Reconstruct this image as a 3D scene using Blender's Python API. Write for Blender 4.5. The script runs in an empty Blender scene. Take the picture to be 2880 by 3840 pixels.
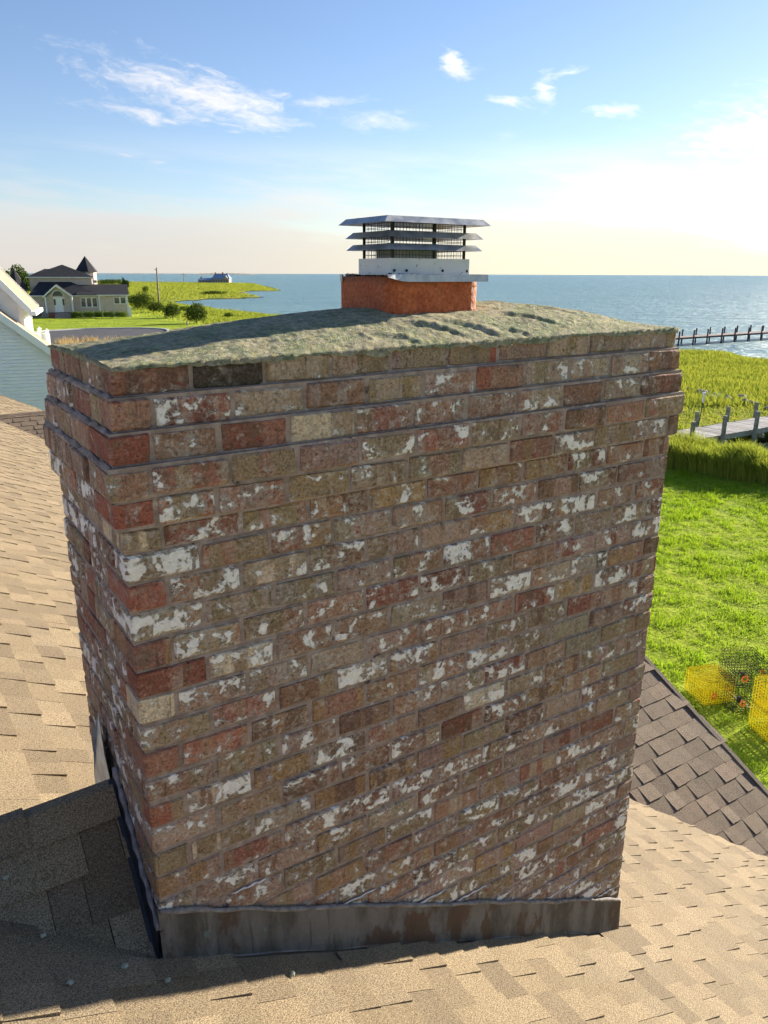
import bpy, math, random
import numpy as np
from mathutils import Vector, Matrix

random.seed(7)
RNG = np.random.default_rng(7)
SC = bpy.context.scene
COL = SC.collection
R = math.radians

# ------------------------------------------------------------------ camera
TILT, ROLL, FOC = 0.29642, 0.00345, 2922.0        # measured from the brick courses (pixels of a 2880x3840 frame)
CAM_H = 7.2                                        # metres above the lawn
cam_data = bpy.data.cameras.new('camera')
cam = bpy.data.objects.new('camera', cam_data)
COL.objects.link(cam)
cam_data.sensor_fit = 'VERTICAL'
cam_data.sensor_height = 36.0
cam_data.sensor_width = 27.0
cam_data.lens = FOC / 3840 * 36.0
cam_data.clip_start = 0.05
cam_data.clip_end = 60000
cam.matrix_world = (Matrix.Translation((0, 0, CAM_H)) @ Matrix.Rotation(math.pi / 2 - TILT, 4, 'X')
                    @ Matrix.Rotation(ROLL, 4, 'Z'))
SC.camera = cam

# ------------------------------------------------------------------ light
SUN_AZ, SUN_EL = 52.6, 18.0                        # degrees clockwise from +Y, above the horizon
SUN_STRENGTH, SKY_STRENGTH, EXPOSURE = 5.0, 0.0635, 1.45
sunvec = Vector((math.sin(R(SUN_AZ)) * math.cos(R(SUN_EL)), math.cos(R(SUN_AZ)) * math.cos(R(SUN_EL)), math.sin(R(SUN_EL))))
sd = bpy.data.lights.new('sun', 'SUN')
sd.energy = SUN_STRENGTH
sd.angle = R(0.6)
sd.color = (1.0, 0.89, 0.72)
so = bpy.data.objects.new('sun', sd)
COL.objects.link(so)
so.location = (40, 30, 30)
so.rotation_euler = (-sunvec).to_track_quat('-Z', 'Y').to_euler()

SC.view_settings.view_transform = 'Standard'
SC.view_settings.look = 'None'
SC.view_settings.exposure = EXPOSURE
SC.view_settings.gamma = 1.0
SC.view_settings.use_curve_mapping = False
SC.render.engine = 'CYCLES'
SC.cycles.use_denoising = True
SC.cycles.max_bounces = 4
SC.cycles.diffuse_bounces = 3
SC.cycles.use_adaptive_sampling = True
SC.cycles.adaptive_threshold = 0.03
SC.cycles.transparent_max_bounces = 8


# ------------------------------------------------------------------ node helper
class NT:
    def __init__(self, tree):
        self.t = tree

    def __call__(self, kind, _out=0, **kw):
        n = self.t.nodes.new('ShaderNode' + kind)
        for k, v in kw.items():
            if k.startswith('p_'):
                setattr(n, k[2:], v)
                continue
            key = int(k[1:]) if k[0] == 'i' and k[1:].isdigit() else k.replace('_', ' ')
            s = n.inputs[key]
            self.set(s, v)
        return n.outputs[_out]

    def set(self, s, v):
        if isinstance(v, bpy.types.NodeSocket):
            self.t.links.new(v, s)
        else:
            if hasattr(s.default_value, '__len__') and not isinstance(v, (tuple, list)):
                v = (v,) * len(s.default_value)
            if hasattr(s.default_value, '__len__') and len(s.default_value) == 4 and len(v) == 3:
                v = (*v, 1)
            s.default_value = v

    def math(self, op, a, b=0.0, c=0.0, clamp=False):
        return self('Math', p_operation=op, p_use_clamp=clamp, i0=a, i1=b, i2=c)

    def vmath(self, op, a, b=(0, 0, 0)):
        return self('VectorMath', p_operation=op, i0=a, i1=b)

    def mix(self, f, a, b, mode='MIX'):
        n = self.t.nodes.new('ShaderNodeMix')
        n.data_type = 'RGBA'
        n.blend_type = mode
        n.clamp_result = False
        self.set(n.inputs[0], f)
        self.set(n.inputs[6], a)
        self.set(n.inputs[7], b)
        return n.outputs[2]

    def noise(self, vec, scale, detail=4.0, rough=0.55, dist=0.0, out=0):
        return self('TexNoise', out, Vector=vec, Scale=scale, Detail=detail, Roughness=rough, Distortion=dist)

    def ss(self, x, lo, hi, a=0.0, b=1.0):        # smoothstep range
        n = self.t.nodes.new('ShaderNodeMapRange')
        n.interpolation_type = 'SMOOTHSTEP'
        for i, v in enumerate((x, lo, hi, a, b)):
            self.set(n.inputs[i], v)
        return n.outputs[0]

    def lin(self, x, lo, hi, a=0.0, b=1.0):
        n = self.t.nodes.new('ShaderNodeMapRange')
        for i, v in enumerate((x, lo, hi, a, b)):
            self.set(n.inputs[i], v)
        return n.outputs[0]

    def xyz(self, v):
        n = self.t.nodes.new('ShaderNodeSeparateXYZ')
        self.set(n.inputs[0], v)
        return n.outputs

    def comb(self, x, y, z):
        return self('CombineXYZ', i0=x, i1=y, i2=z)

    def attr(self, name, out=0):
        return self('Attribute', out, p_attribute_name=name)

    def bump(self, h, strength=0.5, dist=0.01, normal=None):
        kw = dict(Strength=strength, Distance=dist, Height=h)
        if normal is not None:
            kw['Normal'] = normal
        return self('Bump', **kw)

    def pos(self):
        return self('NewGeometry', 0)

    def obj(self):
        return self('TexCoord', 3)


def srgb(r, g, b):
    f = lambda c: ((c / 255 + 0.055) / 1.055) ** 2.4 if c > 10 else c / 255 / 12.92
    return (f(r), f(g), f(b))


MATS = {}


def material(name, fn):
    if name in MATS:
        return MATS[name]
    m = bpy.data.materials.new(name)
    m.use_nodes = True
    t = m.node_tree
    t.nodes.clear()
    n = NT(t)
    out = t.nodes.new('ShaderNodeOutputMaterial')
    sh = fn(n)
    t.links.new(sh, out.inputs[0])
    MATS[name] = m
    return m


def principled(n, color, rough=0.8, metal=0.0, normal=None, spec=0.3, **kw):
    a = dict(Base_Color=color, Roughness=rough, Metallic=metal, **kw)
    a['Specular_IOR_Level'] = spec
    if normal is not None:
        a['Normal'] = normal
    return n('BsdfPrincipled', **a)


def simple(name, col, rough=0.7, metal=0.0, var=0.18, scale=6.0, bump=0.0, bscale=60.0, spec=0.3):
    def fn(n):
        p = n.obj()
        v = n.noise(p, scale, 6, 0.6)
        c = n.mix(n.ss(v, 0.3, 0.7), tuple(x * (1 - var) for x in col), tuple(min(1, x * (1 + var)) for x in col))
        nm = n.bump(n.noise(p, bscale, 4), bump, 0.01) if bump else None
        return principled(n, c, rough, metal, nm, spec)
    return material(name, fn)


# ------------------------------------------------------------------ world: sky with thin clouds
world = bpy.data.worlds.new('World')
SC.world = world
world.use_nodes = True
world.cycles.sampling_method = 'MANUAL'
world.cycles.sample_map_resolution = 256


def pix_dir(px, py):
    fw = np.array([0, math.cos(TILT), -math.sin(TILT)])
    r = np.array([1.0, 0, 0])
    up = np.cross(r, fw)
    c, s = math.cos(ROLL), math.sin(ROLL)
    r, up = c * r + s * up, -s * r + c * up
    d = fw + r * (px - 1440) / FOC + up * (1920 - py) / FOC
    return d / np.linalg.norm(d)


def build_world():
    t = world.node_tree
    t.nodes.clear()
    n = NT(t)
    sky = t.nodes.new('ShaderNodeTexSky')
    sky.sky_type = 'NISHITA'
    sky.sun_disc = False
    sky.sun_elevation = R(SUN_EL)
    sky.sun_rotation = R(SUN_AZ)
    sky.altitude = 0
    sky.air_density = 1.0
    sky.dust_density = 0.25
    sky.ozone_density = 2.6
    d = n('TexCoord', 0)
    x, y, z = n.xyz(d)
    az = n.math('ARCTAN2', x, y)
    el = n.math('ARCSINE', z)
    # streaky noise fields in the sky
    plane = n.comb(n.math('MULTIPLY', az, 1.0), n.math('MULTIPLY', el, 3.2), 0.0)
    warp = n.noise(plane, 7.0, 4, 0.6, out=1)
    wv = n.vmath('ADD', n.comb(az, el, 0.0), n.vmath('MULTIPLY', n.vmath('SUBTRACT', warp, (0.5, 0.5, 0.5)), (0.10, 0.035, 0)))
    wx, wy, _ = n.xyz(wv)
    fib = n.noise(n.comb(n.math('MULTIPLY', wx, 1.0), n.math('MULTIPLY', n.math('ADD', wy, n.math('MULTIPLY', wx, 0.22)), 4.2), 0.3), 24.0, 8, 0.62)
    fine = n.noise(n.comb(wx, n.math('MULTIPLY', wy, 2.2), 2.0), 60.0, 6, 0.65)
    tex = n.math('ADD', n.math('MULTIPLY', fib, 0.65), n.math('MULTIPLY', fine, 0.35))
    total = None
    S = 2880 / 1659
    clouds = [  # centre x,y, half length, half thickness (1659-px picture), slope degrees, density, softness
        (420, 196, 250, 50, 11, 1.00, 0.10), (560, 250, 120, 26, 8, 0.85, 0.10), (325, 248, 150, 16, 5, 0.85, 0.10),
        (705, 222, 75, 17, 1, 0.75, 0.12), (830, 266, 105, 22, 3, 0.62, 0.14), (985, 137, 42, 24, 24, 0.95, 0.10),
        (1110, 216, 75, 15, 2, 0.8, 0.12), (1178, 190, 24, 38, -20, 0.85, 0.12), (1215, 158, 30, 14, -10, 0.7, 0.12),
        (1335, 238, 62, 15, 8, 0.8, 0.12), (262, 321, 32, 9, 6, 0.6, 0.14), (330, 344, 32, 8, 4, 0.5, 0.14),
        (515, 283, 20, 6, 0, 0.6, 0.14), (130, 135, 9, 26, 4, 0.42, 0.2), (488, 522, 17, 22, 30, 0.5, 0.14),
        (1600, 285, 210, 80, -10, 1.0, 0.16), (1100, 292, 60, 22, 0, 0.3, 0.25)]
    for cx, cy, hl, ht, ang, dens, soft in clouds:
        c = pix_dir(cx * S, cy * S)
        caz, cel = math.atan2(c[0], c[1]), math.asin(c[2])
        cc = math.cos(cel)
        k = 1.0 / 3050 * S
        a = R(-ang)
        dx = n.math('MULTIPLY', n.math('SUBTRACT', wx, caz), cc)
        dy = n.math('SUBTRACT', wy, cel)
        lx = n.math('ADD', n.math('MULTIPLY', dx, math.cos(a) / (hl * k)), n.math('MULTIPLY', dy, math.sin(a) / (hl * k)))
        ly = n.math('ADD', n.math('MULTIPLY', dx, -math.sin(a) / (ht * k)), n.math('MULTIPLY', dy, math.cos(a) / (ht * k)))
        r2 = n.math('ADD', n.math('MULTIPLY', lx, lx), n.math('MULTIPLY', ly, ly))
        body = n.math('SUBTRACT', 1.0, n.math('SQRT', r2))          # 1 centre .. 0 rim
        m = n.math('ADD', n.math('MULTIPLY', body, 0.42), n.math('MULTIPLY', n.math('SUBTRACT', tex, 0.5), 1.35))
        m = n.math('MULTIPLY', n.ss(m, 0.0, 0.12 + soft * 3.8), dens * 0.92)
        total = m if total is None else n.math('MAXIMUM', total, m)
    # broad thin veil low over the horizon, everywhere
    veil_n = n.noise(n.comb(n.math('MULTIPLY', az, 1.0), n.math('MULTIPLY', n.math('SUBTRACT', el, n.math('MULTIPLY', az, -0.08)), 7.0), 5.0), 2.6, 6, 0.6)
    band = n.ss(el, 0.16, 0.07)
    veil = n.math('MULTIPLY', n.ss(n.math('ADD', veil_n, n.ss(el, 0.09, 0.0, 0.0, 0.22)), 0.40, 0.66), n.math('MULTIPLY', band, 0.85))
    total = n.math('MAXIMUM', total, veil)
    # cloud brightness follows the angle to the sun
    sunang = n('VectorMath', 1, p_operation='DOT_PRODUCT', i0=d, i1=tuple(sunvec))
    glow = n.ss(sunang, 0.3, 1.0, 0.0, 1.0)
    ccol = n.mix(glow, (5.6, 5.6, 5.8), (9.0, 8.6, 7.8))
    low = n.ss(el, 0.16, 0.02)
    ccol = n.mix(low, ccol, n.mix(glow, (4.5, 4.25, 4.1), (7.0, 6.5, 4.6)))
    hs = n.mix(1.0, n('HueSaturation', Saturation=1.0, Color=sky.outputs[0]), (1.0, 0.965, 1.06), 'MULTIPLY')
    col = n.mix(total, hs, ccol)
    bg = n('Background', Color=col, Strength=SKY_STRENGTH)
    out = t.nodes.new('ShaderNodeOutputWorld')
    t.links.new(bg, out.inputs[0])


build_world()

# ------------------------------------------------------------------ frames of reference
PSI = 0.98935
U = np.array([math.sin(PSI), math.cos(PSI), 0.0])       # along the chimney's broad face, to the right
V = np.array([-math.cos(PSI), math.sin(PSI), 0.0])      # along its narrow face, away
X0 = np.array([-0.64966, 1.82869, CAM_H - 0.18101])     # front-left top corner of the chimney shaft
ROTZ = math.atan2(U[1], U[0])
W, D, DZ, PITCH = 2.1116, 0.72, 0.08221, 0.203
Z0 = -1.765                                             # roof plane under the front-left corner
SLOPE = 0.5


def P(u, v, z):
    return X0 + U * u + V * v + np.array([0, 0, z])


_fw = np.array([0, math.cos(TILT), -math.sin(TILT)])
_r = np.array([1.0, 0, 0])
_up = np.cross(_r, _fw)
CAMP = np.array([0, 0, CAM_H])


def project(X):
    d = np.asarray(X) - CAMP
    z = d @ _fw
    return np.stack([1440 + FOC * (d @ _r) / z, 1920 - FOC * (d @ _up) / z, z], -1)


def on_plane_y(px, py, Y):                               # pixel -> world point at distance Y (layout of far things)
    d = pix_dir(px, py)
    return CAMP + d * (Y / d[1])


def on_z(px, py, z):
    d = pix_dir(px, py)
    return CAMP + d * ((z - CAM_H) / d[2])


# ------------------------------------------------------------------ mesh helpers
class MB:
    """Collects polygons for one mesh."""
    def __init__(self):
        self.v, self.f, self.c = [], [], []

    def poly(self, pts, tint=None):
        b = len(self.v)
        self.v += [tuple(p) for p in pts]
        self.f.append(list(range(b, b + len(pts))))
        self.c += [tint or (1, 1, 1, 1)] * len(pts)

    def add(self, verts, faces, tint=None):
        b = len(self.v)
        self.v += [tuple(p) for p in verts]
        self.f += [[i + b for i in f] for f in faces]
        self.c += [tint or (1, 1, 1, 1)] * len(verts)

    def box(self, a, b, tint=None):
        x0, y0, z0 = a
        x1, y1, z1 = b
        v = [(x0, y0, z0), (x1, y0, z0), (x1, y1, z0), (x0, y1, z0), (x0, y0, z1), (x1, y0, z1), (x1, y1, z1), (x0, y1, z1)]
        self.add(v, [(3, 2, 1, 0), (4, 5, 6, 7), (0, 1, 5, 4), (1, 2, 6, 5), (2, 3, 7, 6), (3, 0, 4, 7)], tint)

    def cbox(self, a, b, ch, jit=0.0, tint=None):
        """chamfered box"""
        lo, hi = np.minimum(a, b), np.maximum(a, b)
        vs, idx = [], {}
        for i in range(3):
            for sx in (0, 1):
                for sy in (0, 1):
                    for sz in (0, 1):
                        s = (sx, sy, sz)
                        p = [(hi[k] if s[k] else lo[k]) for k in range(3)]
                        for k in range(3):
                            if k != i:
                                p[k] += (-ch if s[k] else ch) * (1 + random.uniform(-.5, .9) * (jit > 0))
                        idx[(i, s)] = len(vs)
                        vs.append([q + random.uniform(-jit, jit) for q in p])
        fs = []
        for i in range(3):
            j, k = (i + 1) % 3, (i + 2) % 3
            for si in (0, 1):
                q = []
                for (sj, sk) in ((0, 0), (1, 0), (1, 1), (0, 1)):
                    s = [0, 0, 0]
                    s[i], s[j], s[k] = si, sj, sk
                    q.append(idx[(i, tuple(s))])
                fs.append(q if si else q[::-1])
        for i in range(3):                       # edges along axis i join faces j and k
            j, k = (i + 1) % 3, (i + 2) % 3
            for sj in (0, 1):
                for sk in (0, 1):
                    s0, s1 = [0, 0, 0], [0, 0, 0]
                    s0[j] = s1[j] = sj
                    s0[k] = s1[k] = sk
                    s0[i], s1[i] = 0, 1
                    q = [idx[(j, tuple(s0))], idx[(j, tuple(s1))], idx[(k, tuple(s1))], idx[(k, tuple(s0))]]
                    fs.append(q if (sj ^ sk) == 0 else q[::-1])
        for sx in (0, 1):
            for sy in (0, 1):
                for sz in (0, 1):
                    q = [idx[(i, (sx, sy, sz))] for i in range(3)]
                    fs.append(q if (sx + sy + sz) % 2 else q[::-1])
        self.add(vs, fs, tint)

    def tube(self, pts, rad, n=8, cap=True, tint=None):
        pts = [Vector(p) for p in pts]
        rad = rad if isinstance(rad, (list, tuple)) else [rad] * len(pts)
        rings, fs = [], []
        prev = None
        for i, p in enumerate(pts):
            d = (pts[min(i + 1, len(pts) - 1)] - pts[max(i - 1, 0)]).normalized()
            a = prev if prev is not None else (Vector((0, 0, 1)) if abs(d.z) < 0.9 else Vector((1, 0, 0)))
            a = (a - d * a.dot(d)).normalized()
            prev = a
            b = d.cross(a)
            rings.append([p + (a * math.cos(2 * math.pi * k / n) + b * math.sin(2 * math.pi * k / n)) * rad[i] for k in range(n)])
        vs = [q for r_ in rings for q in r_]
        for i in range(len(pts) - 1):
            for k in range(n):
                fs.append((i * n + k, i * n + (k + 1) % n, (i + 1) * n + (k + 1) % n, (i + 1) * n + k))
        if cap:
            fs.append(tuple(range(n))[::-1])
            fs.append(tuple((len(pts) - 1) * n + k for k in range(n)))
        self.add(vs, fs, tint)

    def extrude(self, outline, y0, y1, tint=None):
        """outline in x,z; prism between y0 and y1 (outline counter-clockwise seen from -y)"""
        n = len(outline)
        vs = [(x, y0, z) for x, z in outline] + [(x, y1, z) for x, z in outline]
        fs = [tuple(range(n)), tuple(range(2 * n - 1, n - 1, -1))]
        fs += [(i, i + n, (i + 1) % n + n, (i + 1) % n) for i in range(n)]
        self.add(vs, fs, tint)

    def build(self, name, mat, parent=None, loc=(0, 0, 0), smooth=False, uv=None, attr=True):
        me = bpy.data.meshes.new(name)
        me.from_pydata(self.v, [], self.f)
        if attr:
            a = me.attributes.new('tint', 'FLOAT_COLOR', 'POINT')
            a.data.foreach_set('color', np.array(self.c, dtype=np.float32).ravel())
        if uv is not None:
            l = me.uv_layers.new(name='UVMap')
            vi = np.empty(len(me.loops), dtype=np.int32)
            me.loops.foreach_get('vertex_index', vi)
            l.data.foreach_set('uv', np.asarray(uv, dtype=np.float32)[vi].ravel())
        me.materials.append(mat)
        if smooth:
            me.polygons.foreach_set('use_smooth', [True] * len(me.polygons))
        me.update()
        o = bpy.data.objects.new(name, me)
        COL.objects.link(o)
        o.location = loc
        if parent is not None:
            o.parent = parent
        return o


def mesh_np(name, verts, faces, mat, parent=None, smooth=False, tint=None):
    verts = np.asarray(verts, dtype=np.float32)
    faces = np.asarray(faces, dtype=np.int32)
    me = bpy.data.meshes.new(name)
    k = faces.shape[1]
    me.vertices.add(len(verts))
    me.vertices.foreach_set('co', verts.ravel())
    me.loops.add(faces.size)
    me.loops.foreach_set('vertex_index', faces.ravel())
    me.polygons.add(len(faces))
    me.polygons.foreach_set('loop_start', np.arange(0, faces.size, k, dtype=np.int32))
    if tint is not None:
        a = me.attributes.new('tint', 'FLOAT_COLOR', 'POINT')
        a.data.foreach_set('color', np.asarray(tint, dtype=np.float32).ravel())
    me.materials.append(mat)
    me.update(calc_edges=True)
    if smooth:
        me.polygons.foreach_set('use_smooth', [True] * len(me.polygons))
    me.validate()
    o = bpy.data.objects.new(name, me)
    COL.objects.link(o)
    if parent is not None:
        o.parent = parent
    return o


def empty(name, loc, rz=0.0, parent=None):
    o = bpy.data.objects.new(name, None)
    o.empty_display_size = 0.2
    COL.objects.link(o)
    o.location = loc
    o.rotation_euler = (0, 0, rz)
    if parent is not None:
        o.parent = parent
    return o


def tag(o, label=None, cat=None, group=None, kind=None):
    if label: o['label'] = label
    if cat: o['category'] = cat
    if group: o['group'] = group
    if kind: o['kind'] = kind
    return o


def copy_tree(o, parent=None):
    c = o.copy()
    COL.objects.link(c)
    c.parent = parent
    for ch in list(o.children):
        copy_tree(ch, c)
    return c


def vnoise(x, y, seed=0):
    """smooth value noise, arrays in, -1..1 out"""
    r = np.random.default_rng(seed)
    T = r.random((64, 64)) * 2 - 1
    xi, yi = np.floor(x).astype(int), np.floor(y).astype(int)
    fx, fy = x - xi, y - yi
    fx, fy = fx * fx * (3 - 2 * fx), fy * fy * (3 - 2 * fy)
    g = lambda a, b: T[a % 64, b % 64]
    return ((g(xi, yi) * (1 - fx) + g(xi + 1, yi) * fx) * (1 - fy) + (g(xi, yi + 1) * (1 - fx) + g(xi + 1, yi + 1) * fx) * fy)


def fbm(x, y, seed=0, oct=4):
    t, a, s = 0, 1.0, 0
    for i in range(oct):
        t = t + a * vnoise(x * 2 ** i + 7.3 * i, y * 2 ** i + 3.1 * i, seed + i)
        s += a
        a *= 0.5
    return t / s


# ------------------------------------------------------------------ materials of the near things
def m_brick(n):
    t1 = n.attr('tint')
    white = n.attr('tint', 3)
    t2 = n.attr('tint2')
    seed = n.attr('tint2', 3)
    uv = n('UVMap', 0)
    ux, uy, _ = n.xyz(uv)
    s50 = n.math('MULTIPLY', seed, 53.0)
    p = n.comb(ux, uy, s50)
    # firing bands along the brick
    bn = n.noise(n.comb(n.math('ADD', n.math('MULTIPLY', ux, 13.0), s50), n.math('MULTIPLY', uy, 0.8), s50), 1.0, 1.5, 0.4)
    band = n.ss(bn, 0.49, 0.53)
    c = n.mix(band, t1, t2)
    # grain, vertical weather streaks, dirty patches
    g = n.noise(p, 130.0, 5, 0.75)
    c = n.mix(1.0, c, n.mix(n.ss(g, 0.25, 0.75), (0.50, 0.49, 0.48), (1.45, 1.44, 1.42)), 'MULTIPLY')
    st = n.noise(n.comb(n.math('MULTIPLY', ux, 120.0), n.math('MULTIPLY', uy, 9.0), s50), 1.0, 3, 0.6)
    c = n.mix(n.math('MULTIPLY', n.ss(st, 0.56, 0.70), 0.55), c, (0.075, 0.060, 0.042))
    big = n.noise(p, 13.0, 4, 0.6)
    c = n.mix(n.math('MULTIPLY', n.ss(big, 0.52, 0.66), 0.55), c, n.mix(band, (0.14, 0.105, 0.068), (0.36, 0.30, 0.245)))
    film = n.noise(n.vmath('ADD', p, (7.7, 1.3, 0)), 55.0, 6, 0.78)
    c = n.mix(n.math('MULTIPLY', n.ss(film, 0.50, 0.66), n.math('ADD', 0.15, n.math('MULTIPLY', white, 0.60))), c, (0.64, 0.58, 0.50))
    # raw red chips
    rd = n.noise(n.vmath('ADD', p, (3.3, 9.1, 0)), 20.0, 3, 0.6)
    c = n.mix(n.math('MULTIPLY', n.ss(rd, 0.70, 0.73), 0.8), c, (0.24, 0.062, 0.04))
    # remains of white paint / lime: worn flakes of every size
    wl = n.noise(p, 17.0, 2, 0.5, 0.4)
    wn = n.noise(n.vmath('ADD', p, (1.9, 4.4, 0)), 48.0, 7, 0.72)
    wm = n.math('ADD', n.math('MULTIPLY', wl, 0.58), n.math('MULTIPLY', wn, 0.42))
    thr = n.math('SUBTRACT', 0.665, n.math('MULTIPLY', white, 0.20))
    over = n.math('SUBTRACT', wm, thr)
    mask = n.ss(over, -0.012, 0.022)
    halo = n.math('MULTIPLY', n.ss(over, -0.09, 0.0), n.ss(wn, 0.42, 0.60))
    edge = n.ss(n.math('ADD', n.math('ABSOLUTE', uy), n.math('MULTIPLY', n.math('SUBTRACT', n.noise(p, 38.0, 3, 0.6), 0.5), 0.06)), 0.034, 0.026)
    mask = n.math('MULTIPLY', mask, edge)
    wcol = n.mix(n.ss(film, 0.35, 0.65), (0.78, 0.73, 0.64), (0.93, 0.90, 0.84))
    c = n.mix(n.math('MULTIPLY', halo, 0.42), c, (0.66, 0.59, 0.49))
    c = n.mix(n.math('MULTIPLY', mask, 0.95), c, wcol)
    h = n.math('ADD', n.math('MULTIPLY', g, 0.5), n.math('MULTIPLY', mask, 0.45))
    h = n.math('ADD', h, n.math('MULTIPLY', n.noise(p, 30.0, 4, 0.65), 0.9))
    pit = n.noise(p, 75.0, 2, 0.5)
    h = n.math('SUBTRACT', h, n.math('MULTIPLY', n.ss(pit, 0.62, 0.72), 0.8))
    return principled(n, c, 0.9, 0, n.bump(h, 1.0, 0.007), 0.2)


def m_mortar(n):
    p = n.obj()
    a = n.noise(p, 25.0, 6, 0.65)
    c = n.mix(n.ss(a, 0.35, 0.65), (0.275, 0.208, 0.168), (0.425, 0.34, 0.285))
    b = n.noise(p, 6.0, 4, 0.6)
    c = n.mix(n.math('MULTIPLY', n.ss(b, 0.55, 0.7), 0.6), c, (0.18, 0.155, 0.12))
    w = n.noise(p, 14.0, 6, 0.7)
    c = n.mix(n.math('MULTIPLY', n.ss(w, 0.60, 0.68), 0.7), c, (0.64, 0.60, 0.55))
    k = n.noise(n.vmath('ADD', p, (5, 1, 2)), 13.0, 5, 0.7)
    c = n.mix(n.math('MULTIPLY', n.ss(k, 0.63, 0.68), 0.85), c, (0.05, 0.042, 0.034))
    h = n.math('ADD', n.noise(p, 180.0, 4, 0.7), n.math('MULTIPLY', n.noise(p, 35.0, 4), 1.2))
    return principled(n, c, 0.95, 0, n.bump(h, 0.8, 0.006), 0.15)


def m_crown(n):
    p = n.obj()
    a = n.noise(p, 9.0, 6, 0.65)
    b = n.noise(p, 42.0, 8, 0.7)
    c = n.mix(n.ss(b, 0.35, 0.65), (0.24, 0.225, 0.15), (0.50, 0.455, 0.31))
    c = n.mix(n.math('MULTIPLY', n.ss(a, 0.44, 0.58), 0.8), c, n.mix(n.ss(b, 0.4, 0.6), (0.17, 0.215, 0.125), (0.31, 0.345, 0.20)))
    y = n.noise(n.vmath('ADD', p, (4, 2, 1)), 60.0, 6, 0.7)
    c = n.mix(n.math('MULTIPLY', n.ss(y, 0.52, 0.64), 0.75), c, (0.56, 0.50, 0.22))
    w = n.noise(n.vmath('ADD', p, (1, 7, 3)), 75.0, 6, 0.7)
    c = n.mix(n.math('MULTIPLY', n.ss(w, 0.58, 0.66), 0.75), c, (0.68, 0.65, 0.58))
    k = n.noise(n.vmath('ADD', p, (8, 3, 3)), 110.0, 4, 0.7)
    c = n.mix(n.math('MULTIPLY', n.ss(k, 0.60, 0.68), 0.7), c, (0.045, 0.045, 0.03))
    h = n.math('ADD', n.math('MULTIPLY', b, 1.6), n.noise(p, 170.0, 5, 0.7))
    return principled(n, c, 0.95, 0, n.bump(h, 1.0, 0.010), 0.12)


def m_shingle(n):
    t1 = n.attr('tint')
    p = n.obj()
    f = n.noise(p, 230.0, 2, 0.65)
    f2 = n.noise(p, 420.0, 1, 0.5)
    g = n.math('ADD', n.math('MULTIPLY', f, 0.65), n.math('MULTIPLY', f2, 0.35))
    c = n.mix(1.0, t1, n.mix(n.ss(g, 0.34, 0.66), (0.36, 0.35, 0.36), (1.60, 1.58, 1.53)), 'MULTIPLY')
    b = n.noise(p, 3.0, 5, 0.6)
    c = n.mix(n.math('MULTIPLY', n.ss(b, 0.5, 0.75), 0.35), c, n.mix(1.0, c, (0.70, 0.68, 0.66), 'MULTIPLY'))
    h = n.math('ADD', n.math('MULTIPLY', f, 1.0), n.math('MULTIPLY', f2, 0.6))
    return principled(n, c, 0.85, 0, n.bump(h, 0.55, 0.004), 0.25)


def m_lead(n):
    p = n.obj()
    x, y, z = n.xyz(p)
    a = n.noise(n.comb(n.math('MULTIPLY', x, 9.0), n.math('MULTIPLY', y, 9.0), n.math('MULTIPLY', z, 2.5)), 1.0, 5, 0.65)
    b = n.noise(p, 40.0, 6, 0.6)
    c = n.mix(n.ss(a, 0.38, 0.62), (0.068, 0.062, 0.058), (0.165, 0.156, 0.152))
    c = n.mix(n.math('MULTIPLY', n.ss(b, 0.5, 0.7), 0.35), c, (0.12, 0.116, 0.108))
    s = n.noise(n.comb(n.math('MULTIPLY', x, 26.0), n.math('MULTIPLY', y, 26.0), n.math('MULTIPLY', z, 1.5)), 1.0, 4, 0.6)
    c = n.mix(n.math('MULTIPLY', n.ss(s, 0.58, 0.63), 0.55), c, (0.05, 0.045, 0.04))
    r = n.noise(n.comb(n.math('MULTIPLY', x, 6.0), n.math('MULTIPLY', y, 6.0), n.math('MULTIPLY', z, 3.0)), 1.0, 6, 0.62)
    c = n.mix(n.math('MULTIPLY', n.ss(r, 0.53, 0.58), 0.85), c, (0.080, 0.046, 0.033))
    g = n.noise(n.vmath('ADD', p, (3, 3, 3)), 11.0, 4, 0.6)
    c = n.mix(n.math('MULTIPLY', n.ss(g, 0.66, 0.72), 0.5), c, (0.16, 0.30, 0.27))
    return principled(n, c, 0.62, 0.25, n.bump(n.math('ADD', n.noise(p, 9.0, 3), n.math('MULTIPLY', b, 0.25)), 0.5, 0.02), 0.4)


def m_clay(n):
    p = n.obj()
    a = n.noise(p, 12.0, 5, 0.6)
    c = n.mix(n.ss(a, 0.35, 0.65), (0.44, 0.098, 0.032), (0.52, 0.135, 0.046))
    w = n.noise(p, 70.0, 4, 0.6)
    c = n.mix(n.math('MULTIPLY', n.ss(w, 0.60, 0.70), 0.25), c, (0.66, 0.30, 0.17))
    sp = n.noise(p, 95.0, 4, 0.65)
    c = n.mix(1.0, c, n.mix(n.ss(sp, 0.3, 0.7), (0.68, 0.66, 0.64), (1.28, 1.30, 1.32)), 'MULTIPLY')
    z = n.xyz(p)[2]
    so_ = n.math('MULTIPLY', n.ss(n.math('ADD', z, n.math('MULTIPLY', a, 0.05)), 3.565, 3.60), 0.55)
    c = n.mix(so_, c, (0.10, 0.045, 0.03))
    return principled(n, c, 0.6, 0, n.bump(n.math('ADD', sp, n.noise(p, 45.0, 2, 0.5)), 1.0, 0.008), 0.25)


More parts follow.
